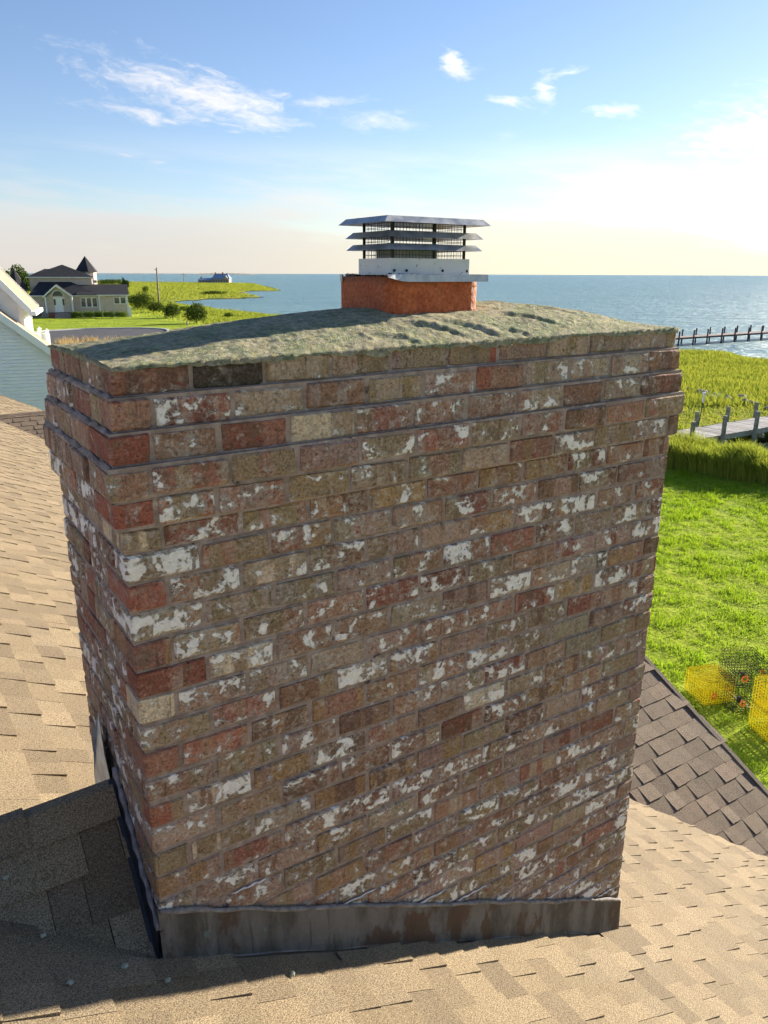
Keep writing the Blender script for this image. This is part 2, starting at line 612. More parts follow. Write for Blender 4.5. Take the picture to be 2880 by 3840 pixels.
def m_galv(n):
    p = n.obj()
    a = n.noise(p, 22.0, 5, 0.6)
    c = n.mix(n.ss(a, 0.35, 0.65), (0.30, 0.32, 0.34), (0.46, 0.47, 0.48))
    d = n.noise(p, 95.0, 4, 0.6)
    c = n.mix(n.math('MULTIPLY', n.ss(d, 0.66, 0.72), 0.6), c, (0.14, 0.13, 0.12))
    return principled(n, c, n.lin(a, 0.3, 0.7, 0.32, 0.55), 0.75, n.bump(a, 0.12, 0.01), 0.5)


def m_collar(n):
    p = n.obj()
    a = n.noise(p, 60.0, 5, 0.65)
    c = n.mix(n.ss(a, 0.62, 0.68), (0.62, 0.61, 0.58), (0.10, 0.09, 0.08))
    b = n.noise(p, 14.0, 5, 0.6)
    c = n.mix(n.math('MULTIPLY', n.ss(b, 0.5, 0.75), 0.3), c, (0.40, 0.38, 0.34))
    return principled(n, c, 0.5, 0.15, None, 0.4)


M_BRICK = material('weathered_brick', m_brick)
M_MORTAR = material('mortar', m_mortar)
M_CROWN = material('mortar_crown', m_crown)
M_SHINGLE = material('asphalt_shingle', m_shingle)
M_LEAD = material('lead_flashing', m_lead)
M_CLAY = material('clay_flue', m_clay)
M_GALV = material('galvanised_steel', m_galv)
M_COLLAR = material('painted_collar', m_collar)
M_DARKMETAL = simple('dark_steel', (0.035, 0.034, 0.033), 0.55, 0.4)
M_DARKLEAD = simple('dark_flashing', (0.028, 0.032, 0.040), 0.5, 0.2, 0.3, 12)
M_BLUELEAD = simple('pale_flashing', (0.46, 0.54, 0.62), 0.45, 0.4, 0.3, 14)

# ------------------------------------------------------------------ CHIMNEY
ZB = -3.4                                                # chimney base, below the roof
chimney = empty('chimney', P(0, 0, ZB), ROTZ)
tag(chimney, 'broad weathered brick chimney with flaking white paint rising from the tan roof', 'chimney')
PROJ = {1: -0.014, 2: 0.0, 3: 0.013, 4: 0.026, 5: 0.016}
SKEW = {0: 0.33, 1: 0.28, 2: 0.28, 3: 0.28, 4: 0.26, 5: 0.24, 6: 0.06}
NC = 36


def zline(k, u):                                          # height of the bed joint below course k
    return -k * DZ - SKEW.get(k, 0.0) * DZ * (1 - min(max(u / W, 0), 1))


BROWN, REDB, OLIVE, GREYO = (0.225, 0.145, 0.105), (0.225, 0.118, 0.088), (0.205, 0.166, 0.110), (0.255, 0.212, 0.166)
MAUVE, DRED, OCHRE, CREAM = (0.245, 0.180, 0.155), (0.160, 0.074, 0.056), (0.240, 0.168, 0.096), (0.460, 0.400, 0.310)
RAWRED, CHAR, GGREEN, DBROWN = (0.225, 0.088, 0.062), (0.055, 0.047, 0.040), (0.205, 0.192, 0.150), (0.155, 0.100, 0.074)
POOL = [BROWN, BROWN, BROWN, MAUVE, REDB, OLIVE, OLIVE, GREYO, MAUVE, MAUVE, DBROWN, DBROWN, DRED, OCHRE]
# (course, index) -> main colour, second colour, amount of white
SPEC = {(1, 0): (REDB, DBROWN, .12), (1, 1): (CHAR, CHAR, 0), (1, 2): (GREYO, OLIVE, .1), (1, 3): (OLIVE, GREYO, .1),
        (1, 4): (GREYO, MAUVE, .1), (1, 5): (OLIVE, RAWRED, .05), (1, 6): (MAUVE, MAUVE, .1), (1, 7): (OLIVE, GREYO, .05),
        (1, 8): (GREYO, CREAM, .2), (1, 9): (GREYO, MAUVE, .35), (2, 0): (BROWN, OLIVE, .1), (2, 1): (DRED, REDB, .55),
        (2, 2): (GREYO, MAUVE, .5), (2, 3): (BROWN, MAUVE, .2), (2, 4): (OLIVE, GREYO, .1), (2, 5): (MAUVE, BROWN, .6),
        (2, 6): (BROWN, RAWRED, .1), (2, 7): (GREYO, OLIVE, .55), (2, 8): (MAUVE, GREYO, .55), (2, 9): (MAUVE, GREYO, .55),
        (3, 0): (RAWRED, REDB, .05), (3, 1): (MAUVE, BROWN, .45), (3, 2): (DRED, REDB, .05), (3, 3): (GREYO, CREAM, .3),
        (3, 4): (BROWN, REDB, .65), (3, 5): (BROWN, DBROWN, .6), (3, 6): (MAUVE, BROWN, .6), (3, 7): (GREYO, BROWN, .6),
        (3, 8): (BROWN, REDB, .15), (3, 9): (GREYO, MAUVE, .5), (3, 11): (REDB, RAWRED, .1), (4, 0): (OLIVE, BROWN, .42),
        (4, 1): (REDB, OLIVE, .45), (4, 2): (OLIVE, BROWN, .2), (5, 0): (RAWRED, REDB, .15), (5, 1): (OLIVE, REDB, .75),
        (5, 2): (MAUVE, REDB, .5), (5, 3): (OLIVE, GREYO, .3), (6, 0): (OLIVE, CREAM, .3), (6, 1): (DRED, REDB, .42),
        (6, 2): (OLIVE, BROWN, .4), (7, 0): (OLIVE, GREYO, .95), (7, 1): (OLIVE, BROWN, .35), (7, 2): (BROWN, OCHRE, .72),
        (8, 0): (REDB, RAWRED, .08), (8, 1): (BROWN, OLIVE, .78), (8, 2): (CREAM, GREYO, .55), (8, 3): (BROWN, OLIVE, .78),
        (9, 0): (OLIVE, BROWN, .98), (9, 1): (OLIVE, GREYO, .55), (9, 2): (GGREEN, OLIVE, .6), (10, 0): (REDB, OCHRE, .05),
        (10, 1): (BROWN, OLIVE, .72), (10, 2): (OLIVE, BROWN, .65), (10, 3): (BROWN, REDB, .62), (11, 0): (DRED, REDB, .2),
        (11, 1): (CREAM, OLIVE, .7), (11, 2): (MAUVE, BROWN, .6), (12, 0): (CREAM, RAWRED, .2), (12, 1): (MAUVE, BROWN, .75),
        (13, 0): (OLIVE, BROWN, .5), (13, 1): (REDB, BROWN, .5), (14, 0): (REDB, OLIVE, .15), (14, 1): (REDB, BROWN, .3),
        (15, 0): (OLIVE, BROWN, .55), (15, 1): (OLIVE, OCHRE, .5), (16, 0): (RAWRED, OLIVE, .1), (16, 1): (CREAM, BROWN, .95),
        (16, 2): (OCHRE, BROWN, .4), (17, 0): (REDB, MAUVE, .5), (17, 1): (OLIVE, REDB, .35), (18, 0): (OLIVE, BROWN, .1),
        (18, 1): (CREAM, OLIVE, .3), (19, 0): (OCHRE, MAUVE, .25), (19, 1): (REDB, BROWN, .3),
        (12, 7): (DRED, REDB, .5), (12, 8): (GREYO, OCHRE, .3), (14, 8): (GGREEN, GGREEN, .05), (15, 8): (GGREEN, GGREEN, .1),
        (11, 8): (CHAR, GGREEN, .7), (11, 6): (OLIVE, GREYO, .98), (9, 5): (BROWN, DBROWN, .85), (16, 6): (CREAM, GREYO, .9)}


class Brick:
    pass


def make_brick(a, b, mid, axis, k, idx, spec=None):
    """a,b: corners in shaft coordinates (u,v,z); axis: 0 laid along u, 1 along v"""
    q = Brick()
    q.a, q.b = np.array(a, float), np.array(b, float)
    q.k, q.axis = k, axis
    if spec is None:
        c1 = random.choice(POOL)
        c2 = random.choice(POOL)
        w = max(0.05, min(0.95, random.choice((.12, .25, .4, .5, .55, .62, .7, .8)) + random.uniform(-.08, .08)))
        if k <= 4:
            w *= 0.75
        spec = (c1, c2, w)
    j = random.uniform(0.82, 1.18) * 1.27
    wm_ = (1.08, 0.95, 0.84)
    q.t1 = tuple(x * j * random.uniform(0.95, 1.05) * w_ for x, w_ in zip(spec[0], wm_)) + (spec[2],)
    q.t2 = tuple(x * j * random.uniform(0.95, 1.05) * w_ for x, w_ in zip(spec[1], wm_)) + (random.random(),)
    return q


bricks = []
LB, JT, WB = PITCH, 0.011, 0.098                          # pitch, joint, brick width


def lay(k):
    o = PROJ.get(k, 0.0)
    u0, u1, v0, v1 = -o, W + o, -o, D + o
    rec = lambda: random.uniform(-0.003, 0.0022)
    zt, zb = (lambda u: zline(k - 1, u)), (lambda u: zline(k, u))

    def put(ua, ub, va, vb, axis, idx=None, face='f'):
        um = (ua + ub) / 2
        top, bot = zt(um) - JT / 2 + random.uniform(-.002, .002), zb(um) + JT / 2 + random.uniform(-.002, .002)
        sp = SPEC.get((k, idx)) if face == 'f' else None
        q = make_brick((ua, va, bot), (ub, vb, top), None, axis, k, idx, sp)
        q.face = face
        bricks.append(q)

    header_start = (k % 2 == 0) or k in (3, 5)
    # front
    if header_start:
        cuts = [u0 + WB]
        put(u0, u0 + WB, v0 + rec(), v0 + LB - JT, 1, 0)
    else:
        cuts = [u0 + LB - JT]
        put(u0, u0 + LB - JT, v0 + rec(), v0 + WB, 0, 0)
    u = cuts[0] + JT
    i = 1
    seg = {3: [0.86], 5: [0.78], 6: [1.05]}.get(k, [])
    while u < u1 - 0.03:
        L = (seg.pop(0) if seg else random.uniform(0.97, 1.03)) * LB - JT
        e = u + L
        last = False
        if u1 - e < 0.05:
            e, last = u1, True
        r = rec()
        put(u, e, v0 + r, v0 + WB + (0.0 if not last else 0), 0, i)
        u = e + JT
        i += 1
    # left face
    v = v0 + (LB if header_start else WB + JT)
    while v < v1 - 0.03:
        e = v + LB - JT
        if v1 - e < 0.05:
            e = v1
        put(u0 + rec(), u0 + WB, v, e, 1, face='l')
        v = e + JT
    # right face and back
    v = v0 + WB + JT
    while v < v1 - 0.03:
        e = v + LB - JT
        if v1 - e < 0.05:
            e = v1
        put(u1 - WB, u1 - rec(), v, e, 1, face='r')
        v = e + JT
    u = u0 + WB + JT
    while u < u1 - WB - 0.04:
        e = min(u + LB - JT, u1 - WB - JT)
        put(u, e, v1 - WB, v1 - rec(), 0, face='b')
        u = e + JT


for k in range(1, NC + 1):
    lay(k)


def roof_z(u):
    return Z0 - SLOPE * u


def brick_visible(q):
    m = (q.a + q.b) / 2
    if q.b[2] < roof_z(m[0]) - 0.06 and q.face != 'l':
        return 0
    if q.face == 'l' and q.b[2] < roof_z(0) - 0.03:
        return 0
    if q.face == 'f':
        A = [(q.a[0], q.a[1], q.a[2]), (q.b[0], q.a[1], q.a[2]), (q.b[0], q.a[1], q.b[2]), (q.a[0], q.a[1], q.b[2])]
        if q.b[2] < roof_z(m[0]) + 0.16:
            return 0.5
    elif q.face == 'l':
        A = [(q.a[0], q.a[1], q.a[2]), (q.a[0], q.b[1], q.a[2]), (q.a[0], q.b[1], q.b[2]), (q.a[0], q.a[1], q.b[2])]
    else:
        return 0.01
    p = project([P(*x) for x in A])[:, :2]
    x, y = p[:, 0], p[:, 1]
    return abs(np.dot(x, np.roll(y, -1)) - np.dot(y, np.roll(x, -1))) / 2


def brick_geo(q):
    mb = MB()
    c = (q.a + q.b) / 2
    lo, hi = q.a - c, q.b - c
    mb.cbox(lo, hi, 0.0042, 0.0019)
    return mb, c


def emit(mb, uvs, t1, t2, name, parent, loc):
    o = mb.build(name, M_BRICK, parent, loc, uv=uvs)
    me = o.data
    me.attributes['tint'].data.foreach_set('color', np.array(t1, dtype=np.float32).ravel())
    a = me.attributes.new('tint2', 'FLOAT_COLOR', 'POINT')
    a.data.foreach_set('color', np.array(t2, dtype=np.float32).ravel())
    return o


bricks = [(brick_visible(q), q) for q in bricks]
bricks = sorted([b for b in bricks if b[0] > 0], key=lambda b: -b[0])
rest = MB()
rest_uv, rest_t1, rest_t2 = [], [], []
for i, (ar, q) in enumerate(bricks):
    mb, c = brick_geo(q)
    vv = np.array(mb.v)
    uvs = np.stack([vv[:, 0] + vv[:, 1], vv[:, 2]], 1)
    n = len(vv)
    if i < 300:
        emit(mb, uvs, [q.t1] * n, [q.t2] * n, 'brick', chimney, tuple(c - np.array([0, 0, ZB])))
    else:
        rest.add(vv + c - np.array([0, 0, ZB]), mb.f)
        rest_uv += uvs.tolist()
        rest_t1 += [q.t1] * n
        rest_t2 += [q.t2] * n
ro = emit(rest, rest_uv, rest_t1, rest_t2, 'far_bricks', chimney, (0, 0, 0))
tag(ro, kind='stuff')

# mortar: a slightly recessed core, one block per course so that it follows the corbels
mb = MB()
for k in range(1, NC + 1):
    o = PROJ.get(k, 0.0) - 0.0045
    for i in range(8):
        ua, ub = -o + (W + 2 * o) * i / 8, -o + (W + 2 * o) * (i + 1) / 8
        za, zb_ = zline(k - 1, ua), zline(k - 1, ub)
        zc, zd = zline(k, ua), zline(k, ub)
        e = 0.002 if k > 1 else -0.01
        vs = [(ua, -o, zc), (ub, -o, zd), (ub, D + o, zd), (ua, D + o, zc), (ua, -o, za + e), (ub, -o, zb_ + e), (ub, D + o, zb_ + e), (ua, D + o, za + e)]
        mb.add([(x, y, z - ZB) for x, y, z in vs],
               [(3, 2, 1, 0), (4, 5, 6, 7), (0, 1, 5, 4), (2, 3, 7, 6)] + ([(3, 0, 4, 7)] if i == 0 else []) + ([(1, 2, 6, 5)] if i == 7 else []))
mb.build('mortar_joints', M_MORTAR, chimney)
# mortar slopes on the corbel ledges of the narrow side
for k in (1, 2, 3):
    mb = MB()
    oi, oo = PROJ[k], PROJ[k + 1]
    N = 40
    rows_ = []
    for i in range(N + 1):
        t = i / N
        w = 0.006 + 0.004 * math.sin(t * 37 + k * 5) * math.sin(t * 11 + k) + random.uniform(-.002, .002)
        v = -oi + (D + 2 * oi) * t
        z = zline(k, 0) - ZB
        rows_.append([(-oi - 0.001, v, z + w), (-(oi * .5 + oo * .5), v, z + w * .55 + random.uniform(-.001, .001)), (-oo + 0.002 + random.uniform(-.002, .001), v, z - 0.001)])
    for a, b in zip(rows_, rows_[1:]):
        mb.poly([a[0], a[1], b[1], b[0]][::-1])
        mb.poly([a[1], a[2], b[2], b[1]][::-1])
    mb.build('mortar_slope', M_MORTAR, chimney)

# crown: domed mortar wash
NU, NV = 320, 112
o1 = PROJ[1]
uu = np.linspace(o1 * -1 - 0.004, W + o1 + 0.004, NU)
vv = np.linspace(-o1 - 0.006, D + o1 + 0.004, NV)
GU, GV = np.meshgrid(uu, vv, indexing='ij')
du = np.minimum(GU - uu[0], uu[-1] - GU)
dv = np.minimum(GV - vv[0], vv[-1] - GV)
edge_z = -0.30 * DZ * (1 - np.clip(GU / W, 0, 1))
f1 = 1 - (1 - np.clip(dv / 0.30, 0, 1)) ** 1.8
f2 = 1 - (1 - np.clip(np.where(GU < W / 2, du / 1.05, du / 0.7), 0, 1)) ** np.where(GU < W / 2, 1.45, 1.9)
HZ = 0.094 * f1 * f2
HZ = edge_z * (1 - 0.4 * f1) + HZ - 0.006
HZ += 0.004 * fbm(GU * 9, GV * 9, 3) * np.clip(dv / 0.05, 0.3, 1) + 0.0028 * fbm(GU * 30, GV * 30, 9) + 0.0022 * fbm(GU * 75, GV * 75, 12, 2)
# trowel ridges
for (cu, cv, ln, an, dp) in [(1.02, 0.10, .16, -.5, .012), (1.16, 0.09, .15, -.55, .012), (1.45, 0.13, .16, -.45, .014), (1.62, .22, .2, -.3, .012),
                             (1.75, .30, .22, -.3, .011), (1.9, .28, .16, -.5, .012), (.86, .06, .12, -.4, .010), (1.32, .05, .1, -.5, .009), (1.55, .40, .2, -.2, .012)]:
    a = np.array([math.cos(an), math.sin(an)])
    x = (GU - cu) * a[0] + (GV - cv) * a[1]
    y = -(GU - cu) * a[1] + (GV - cv) * a[0] + 0.25 * x * x / ln
    HZ += .42 * dp * np.exp(-(x / ln * 1.6) ** 4) * (np.exp(-((y - .012) / .014) ** 2) - 1.1 * np.exp(-((y + .010) / .010) ** 2))
# skirt: ragged lower lip
lip_f = -0.011 - 0.017 * np.clip(fbm(uu * 9, uu * 0 + 2.2, 21) + .4, 0, 1) - 0.004 * vnoise(uu * 45, uu * 0, 23)
verts = np.stack([GU, GV, HZ - ZB], -1).reshape(-1, 3)
faces = []
for i in range(NU - 1):
    b = i * NV + np.arange(NV - 1)
    faces.append(np.stack([b, b + NV, b + NV + 1, b + 1], 1))
faces = np.concatenate(faces)
extra = []
vlist = verts.tolist()
ring = [i * NV for i in range(NU)] + [(NU - 1) * NV + j for j in range(1, NV)] + [i * NV + NV - 1 for i in range(NU - 2, -1, -1)] + [j for j in range(NV - 2, 0, -1)]
low = {}
for r_ in ring:
    x, y, z = vlist[r_]
    i = r_ // NV
    vlist.append([x, y, edge_z.reshape(-1)[r_] - ZB + (lip_f[i] if r_ % NV == 0 else -0.012)])
    low[r_] = len(vlist) - 1
for a, b in zip(ring, ring[1:] + ring[:1]):
    extra.append([b, a, low[a], low[b]])
crown = mesh_np('crown', vlist, np.concatenate([faces, np.array(extra)]), M_CROWN, chimney, smooth=True)

# clay flue liner
def rounded_rect(cu, cv, hu, hv, r, n=7):
    pts = []
    for (sx, sy, a0) in ((1, 1, 0), (-1, 1, 90), (-1, -1, 180), (1, -1, 270)):
        for i in range(n):
            a = R(a0 + 90 * i / (n - 1))
            pts.append((cu + sx * (hu - r) + r * math.cos(a), cv + sy * (hv - r) + r * math.sin(a)))
    return pts


FU, FV = 1.110, 0.3625
mb = MB()
outer = rounded_rect(FU, FV, 0.183, 0.168, 0.045, 9)
inner = rounded_rect(FU, FV, 0.150, 0.136, 0.030, 9)
n = len(outer)
zs = [-0.02, 0.170, 0.1745]
rows = [[(x, y, -0.02 - ZB) for x, y in outer], [(x, y, 0.168 - ZB) for x, y in outer],
        [(FU + (x - FU) * .985, FV + (y - FV) * .985, 0.1735 - ZB) for x, y in outer],
        [(x, y, 0.1735 - ZB) for x, y in inner], [(x, y, -0.02 - ZB) for x, y in inner]]
vs = [p for r_ in rows for p in r_]
fs = [(i * n + k, i * n + (k + 1) % n, (i + 1) * n + (k + 1) % n, (i + 1) * n + k) for i in range(4) for k in range(n)]
mb.add(vs, fs)
flue = mb.build('clay_flue', M_CLAY, chimney)
mb = MB()
for i in range(46):                                       # rough mortar bed on the flue's rim
    a = random.uniform(0, 2 * math.pi)
    x = FU + max(-1, min(1, 1.35 * math.cos(a))) * random.uniform(.150, .172)
    y = FV + max(-1, min(1, 1.35 * math.sin(a))) * random.uniform(.136, .158)
    s = random.uniform(.006, .014)
    mb.cbox((x - s, y - s, .170 - ZB), (x + s, y + s, .170 + random.uniform(.006, .014) - ZB), s * .35, .002)
mb.build('rim_mortar', simple('rim_mortar', (0.10, 0.085, 0.075), 0.95, 0, .4, 60, .5, 200), flue)

# flashing -------------------------------------------------------------
mb = MB()
N = 60
front, top = [], []
for i in range(N + 1):
    t = i / N
    u = -0.006 + (W + 0.014) * t
    zb_ = roof_z(u) + 0.008 + 0.003 * math.sin(t * 40)
    zt = roof_z(u) + 0.176 + 0.010 * t + 0.003 * math.sin(t * 23)
    y = -0.010 - 0.003 * math.sin(t * 31) * math.sin(t * 7)
    front.append(((u, y - 0.004, zb_ - ZB), (u, y, (zb_ + zt) / 2 - ZB), (u, y + 0.002, zt - ZB), (u, 0.004, zt + 0.002 - ZB), (u, -0.017, zb_ - 0.004 - ZB)))
for a, b in zip(front, front[1:]):
    mb.poly([a[0], b[0], b[1], a[1]])
    mb.poly([a[1], b[1], b[2], a[2]])
    mb.poly([a[2], b[2], b[3], a[3]])
    mb.poly([a[4], b[4], b[0], a[0]])
e = front[-1]
u = e[0][0]
mb.poly([e[0], (u, 0.30, e[0][2]), (u, 0.30, e[2][2]), e[2]])
mb.poly([(front[0][0][0], 0.05, front[0][0][2]), front[0][0], front[0][2], (front[0][0][0], 0.05, front[0][2][2])])
mb.build('front_flashing', M_LEAD, chimney, smooth=False)
mb = MB()                                                  # smeared sealant along the flashing's top edge
pts, rad = [], []
for i in range(121):
    t = i / 120
    u = W * t
    zt = roof_z(u) + 0.176 + 0.010 * t + 0.003 * math.sin(t * 23)
    pts.append((u, -0.008 - 0.002 * math.sin(t * 90), zt + 0.003 * math.sin(t * 57) * math.sin(t * 13) - ZB))
    rad.append(0.006 + 0.004 * abs(math.sin(t * 41) * math.sin(t * 17 + 1)))
mb.tube(pts, rad, 7)
mb.build('sealant_bead', simple('sealant', (0.22, 0.20, 0.185), 0.8, 0, .35, 40, .4, 120), chimney, smooth=True)
for (u, ln, z_) in [(.22, .12, 21), (.55, .20, 24), (.84, .22, 26), (1.12, .15, 27), (1.62, .20, 30), (1.95, .1, 32)]:   # paler mortar runs over old joints
    mb = MB()
    z = zline(z_, u)
    if z < roof_z(u) + .19:
        z = zline(z_ - 1, u)
    pts = [(u + ln * j / 9, -0.001, z + 0.003 * math.sin(j * 2.1 + u * 9) - ZB) for j in range(10)]
    mb.tube(pts, [.001, .0035, .003, .004, .0025, .004, .003, .003, .0035, .001], 6)
    mb.build('lime_run', simple('lime', (0.74, 0.69, 0.64), 0.9, 0, .2, 50, .3, 150), chimney, smooth=True)

CR_V, CR_Z = 0.36, -1.37                                   # cricket ridge
CR_M = (CR_Z - Z0) / CR_V
mb = MB()                                                  # counter flashing following the cricket on the narrow side
prev = None
for i in range(25):
    t = i / 24
    v = -0.012 + (CR_V + 0.012) * t
    zr = Z0 + CR_M * max(v, 0)
    w = 0.105 - 0.055 * t
    prev_new = ((-0.010, v, zr - 0.02 - ZB), (-0.011 - .002 * math.sin(t * 25), v, zr + w - ZB), (-0.030, v, zr + 0.012 - ZB))
    if prev:
        a, b = prev, prev_new
        mb.poly([(-.022, b[0][1], b[0][2]), (-.022, a[0][1], a[0][2]), a[1], b[1]])
        mb.poly([b[1], a[1], (0.003, a[1][1], a[1][2] + .004), (0.003, b[1][1], b[1][2] + .004)])
        mb.poly([b[2], a[2], (-.012, a[2][1], a[2][2] + .004), (-.012, b[2][1], b[2][2] + .004)])
    prev = prev_new
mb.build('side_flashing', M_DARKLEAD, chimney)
mb = MB()
pts = []
for i in range(25):
    t = i / 24
    v = -0.004 + CR_V * t
    pts.append((-0.006, v, Z0 + CR_M * max(v, 0) + 0.108 - 0.052 * t + .004 * math.sin(t * 33) - ZB))
mb.tube(pts, [0.009 + 0.003 * math.sin(i * 1.7) for i in range(25)], 6)
mb.build('side_sealant', simple('sealant_grey', (0.22, 0.21, 0.22), 0.8, 0, .3, 40, .4, 120), chimney, smooth=True)
mb = MB()                                                  # torn pale flashing past the cricket ridge
A = [(CR_V + .005, CR_Z - .06), (CR_V + .02, CR_Z + .10), (CR_V + .10, CR_Z + .20), (CR_V + .16, CR_Z + .10), (CR_V + .30, CR_Z - .16), (CR_V + .2, CR_Z - .22)]
mb.poly([(-0.016 - .012 * (i % 2), v, z - ZB) for i, (v, z) in enumerate(A)][::-1])
mb.build('torn_flashing', M_BLUELEAD, chimney)

# ------------------------------------------------------------------ CHIMNEY CAP (steel, louvred)
CU, CV = 1.116, 0.338
ZC = 0.178
cap = empty('chimney_cap', (FU, FV, ZC - ZB), 0, chimney)
tag(cap, 'three-tiered galvanised steel cap with wire mesh on the orange clay flue')
ox, oy = CU - FU, CV - FV


def frustum_lid(name, hb, ht, zb_, zt, dome):
    mb = MB()
    rows = []
    for (h, z) in (((hb[0] - .003, hb[1] - .003), zb_), (hb, zb_), (ht, zt), ((0.02, 0.02), zt + dome)):
        rows.append([(ox + sx * h[0], oy + sy * h[1], z - ZC) for sx, sy in ((-1, -1), (1, -1), (1, 1), (-1, 1))])
    rows.insert(0, [(ox + sx * (ht[0] - .002), oy + sy * (ht[1] - .002), zt - .003 - ZC) for sx, sy in ((-1, -1), (1, -1), (1, 1), (-1, 1))])
    vs = [p for r_ in rows for p in r_]
    fs = [(i * 4 + k, i * 4 + (k + 1) % 4, (i + 1) * 4 + (k + 1) % 4, (i + 1) * 4 + k) for i in range(4) for k in range(4)]
    fs += [(16, 17, 18, 19), (3, 2, 1, 0)]
    mb.add(vs, fs)
    return mb.build(name, M_GALV, cap)


lid = frustum_lid('lid', (.209, .140), (.188, .124), .333, .352, .006)
frustum_lid('louvre', (.190, .127), (.170, .110), .291, .310, .001)
frustum_lid('louvre', (.188, .126), (.170, .110), .254, .272, .001)
mb = MB()
for (sx, sy) in ((-1, -1), (1, -1), (1, 1), (-1, 1)):
    mb2 = MB()
    x, y = ox + sx * .143, oy + sy * .084
    mb2.cbox((x - .004, y - .004, .226 - ZC), (x + .004, y + .004, .350 - ZC), .001)
    mb2.build('corner_post', M_DARKMETAL, cap)
mb2 = MB()
mb2.cbox((ox + .02 - .004, oy - .088, .226 - ZC), (ox + .02 + .004, oy - .080, .350 - ZC), .001)
mb2.build('middle_post', M_DARKMETAL, cap)
# wire mesh, one panel per side
def wire_panel(a, b, z0, z1, step, r, mat, name, parent, zstep=None):
    mb = MB()
    a, b = np.array(a), np.array(b)
    L = np.linalg.norm(b - a)
    k = max(2, int(L / step))
    for i in range(k + 1):
        p = a + (b - a) * i / k
        mb.tube([(p[0], p[1], z0), (p[0] + random.uniform(-.001, .001), p[1], z1)], r, 4, False)
    kz = max(1, int((z1 - z0) / (zstep or step)))
    for j in range(kz + 1):
        z = z0 + (z1 - z0) * j / kz
        mb.tube([(a[0], a[1], z), (b[0], b[1], z)], r, 4, False)
    return mb.build(name, mat, parent)


cs = [(-1, -1), (1, -1), (1, 1), (-1, 1)]
for i in range(4):
    (ax, ay), (bx, by) = cs[i], cs[(i + 1) % 4]
    wire_panel((ox + ax * .141, oy + ay * .082), (ox + bx * .141, oy + by * .082), .226 - ZC, .349 - ZC, .0125, .0007, M_DARKMETAL, 'wire_mesh', cap)
mb = MB()                                                   # collar: open box of sheet metal
for s in (0.157, 0.155):
    pass
o_, i_ = (.157, .097), (.1555, .0955)
rows = [[(ox + sx * h[0], oy + sy * h[1], z - ZC) for sx, sy in cs] for h, z in ((o_, .180), (o_, .229), (i_, .229), (i_, .180))]
mb.add([p for r_ in rows for p in r_], [(i * 4 + k, i * 4 + (k + 1) % 4, (i + 1) * 4 + (k + 1) % 4, (i + 1) * 4 + k) for i in range(3) for k in range(4)])
collar = mb.build('collar', M_COLLAR, cap)
for (x, z) in ((-.145, .192), (-.098, .192), (.045, .192), (.148, .191)):
    mb = MB()
    mb.tube([(ox + x, oy - .0965, z - ZC), (ox + x, oy - .1005, z - ZC), (ox + x, oy - .1015, z - ZC)], [.0045, .0042, .002], 8)
    mb.build('bolt', M_DARKMETAL, cap)
mb = MB()                                                   # inner damper sheet seen through the mesh
mb.box((ox - .135, oy + .02, .19 - ZC), (ox + .11, oy + .024, .268 - ZC))
mb.build('inner_sheet', M_GALV, cap)
mb = MB()                                                   # flange plate with its bent front lip, torn at the left end
L = []
for i in range(15):
    t = i / 14
    u = (.905 - FU) + (.400) * t
    curl = max(0, 1 - t / .16)
    L.append(((u, .184 - FV - .006 - .004 * curl, .158 - ZC + .013 * curl), (u, .184 - FV - .004, .180 - ZC + .001 * math.sin(t * 9)), (max(u, .945 - FU), .500 - FV, .181 - ZC)))
for a, b in zip(L, L[1:]):
    mb.poly([a[0], b[0], b[1], a[1]])
    mb.poly([a[1], b[1], b[2], a[2]])
mb.box((.920 - FU, .478 - FV, .156 - ZC), (.925 - FU, .492 - FV, .180 - ZC))
pl = mb.build('flange_plate', M_GALV, cap)
m_ = pl.modifiers.new('thickness', 'SOLIDIFY')
m_.thickness = 0.0016

# ------------------------------------------------------------------ HOUSE UNDER THE CAMERA: roof planes with real shingles
house = empty('house', P(0, 0, -X0[2]), ROTZ)
tag(house, 'house underfoot with tan asphalt shingle roof around the chimney', 'house')
HZ0 = X0[2]                                                # house frame: z = 0 on the ground


TAN = [(0.226, 0.178, 0.114), (0.194, 0.152, 0.099), (0.240, 0.189, 0.121), (0.216, 0.172, 0.115), (0.178, 0.139, 0.092), (0.232, 0.183, 0.119), (0.208, 0.162, 0.104)]
GREY = [(0.200, 0.158, 0.118), (0.180, 0.140, 0.104), (0.215, 0.170, 0.126), (0.165, 0.130, 0.098), (0.205, 0.155, 0.114)]
SLATE = [(0.105, 0.094, 0.082), (0.095, 0.086, 0.077), (0.118, 0.104, 0.088), (0.085, 0.078, 0.072)]
EXPO = 0.143
ALLP = []                                                  # (screen size, plane name, verts, tint)


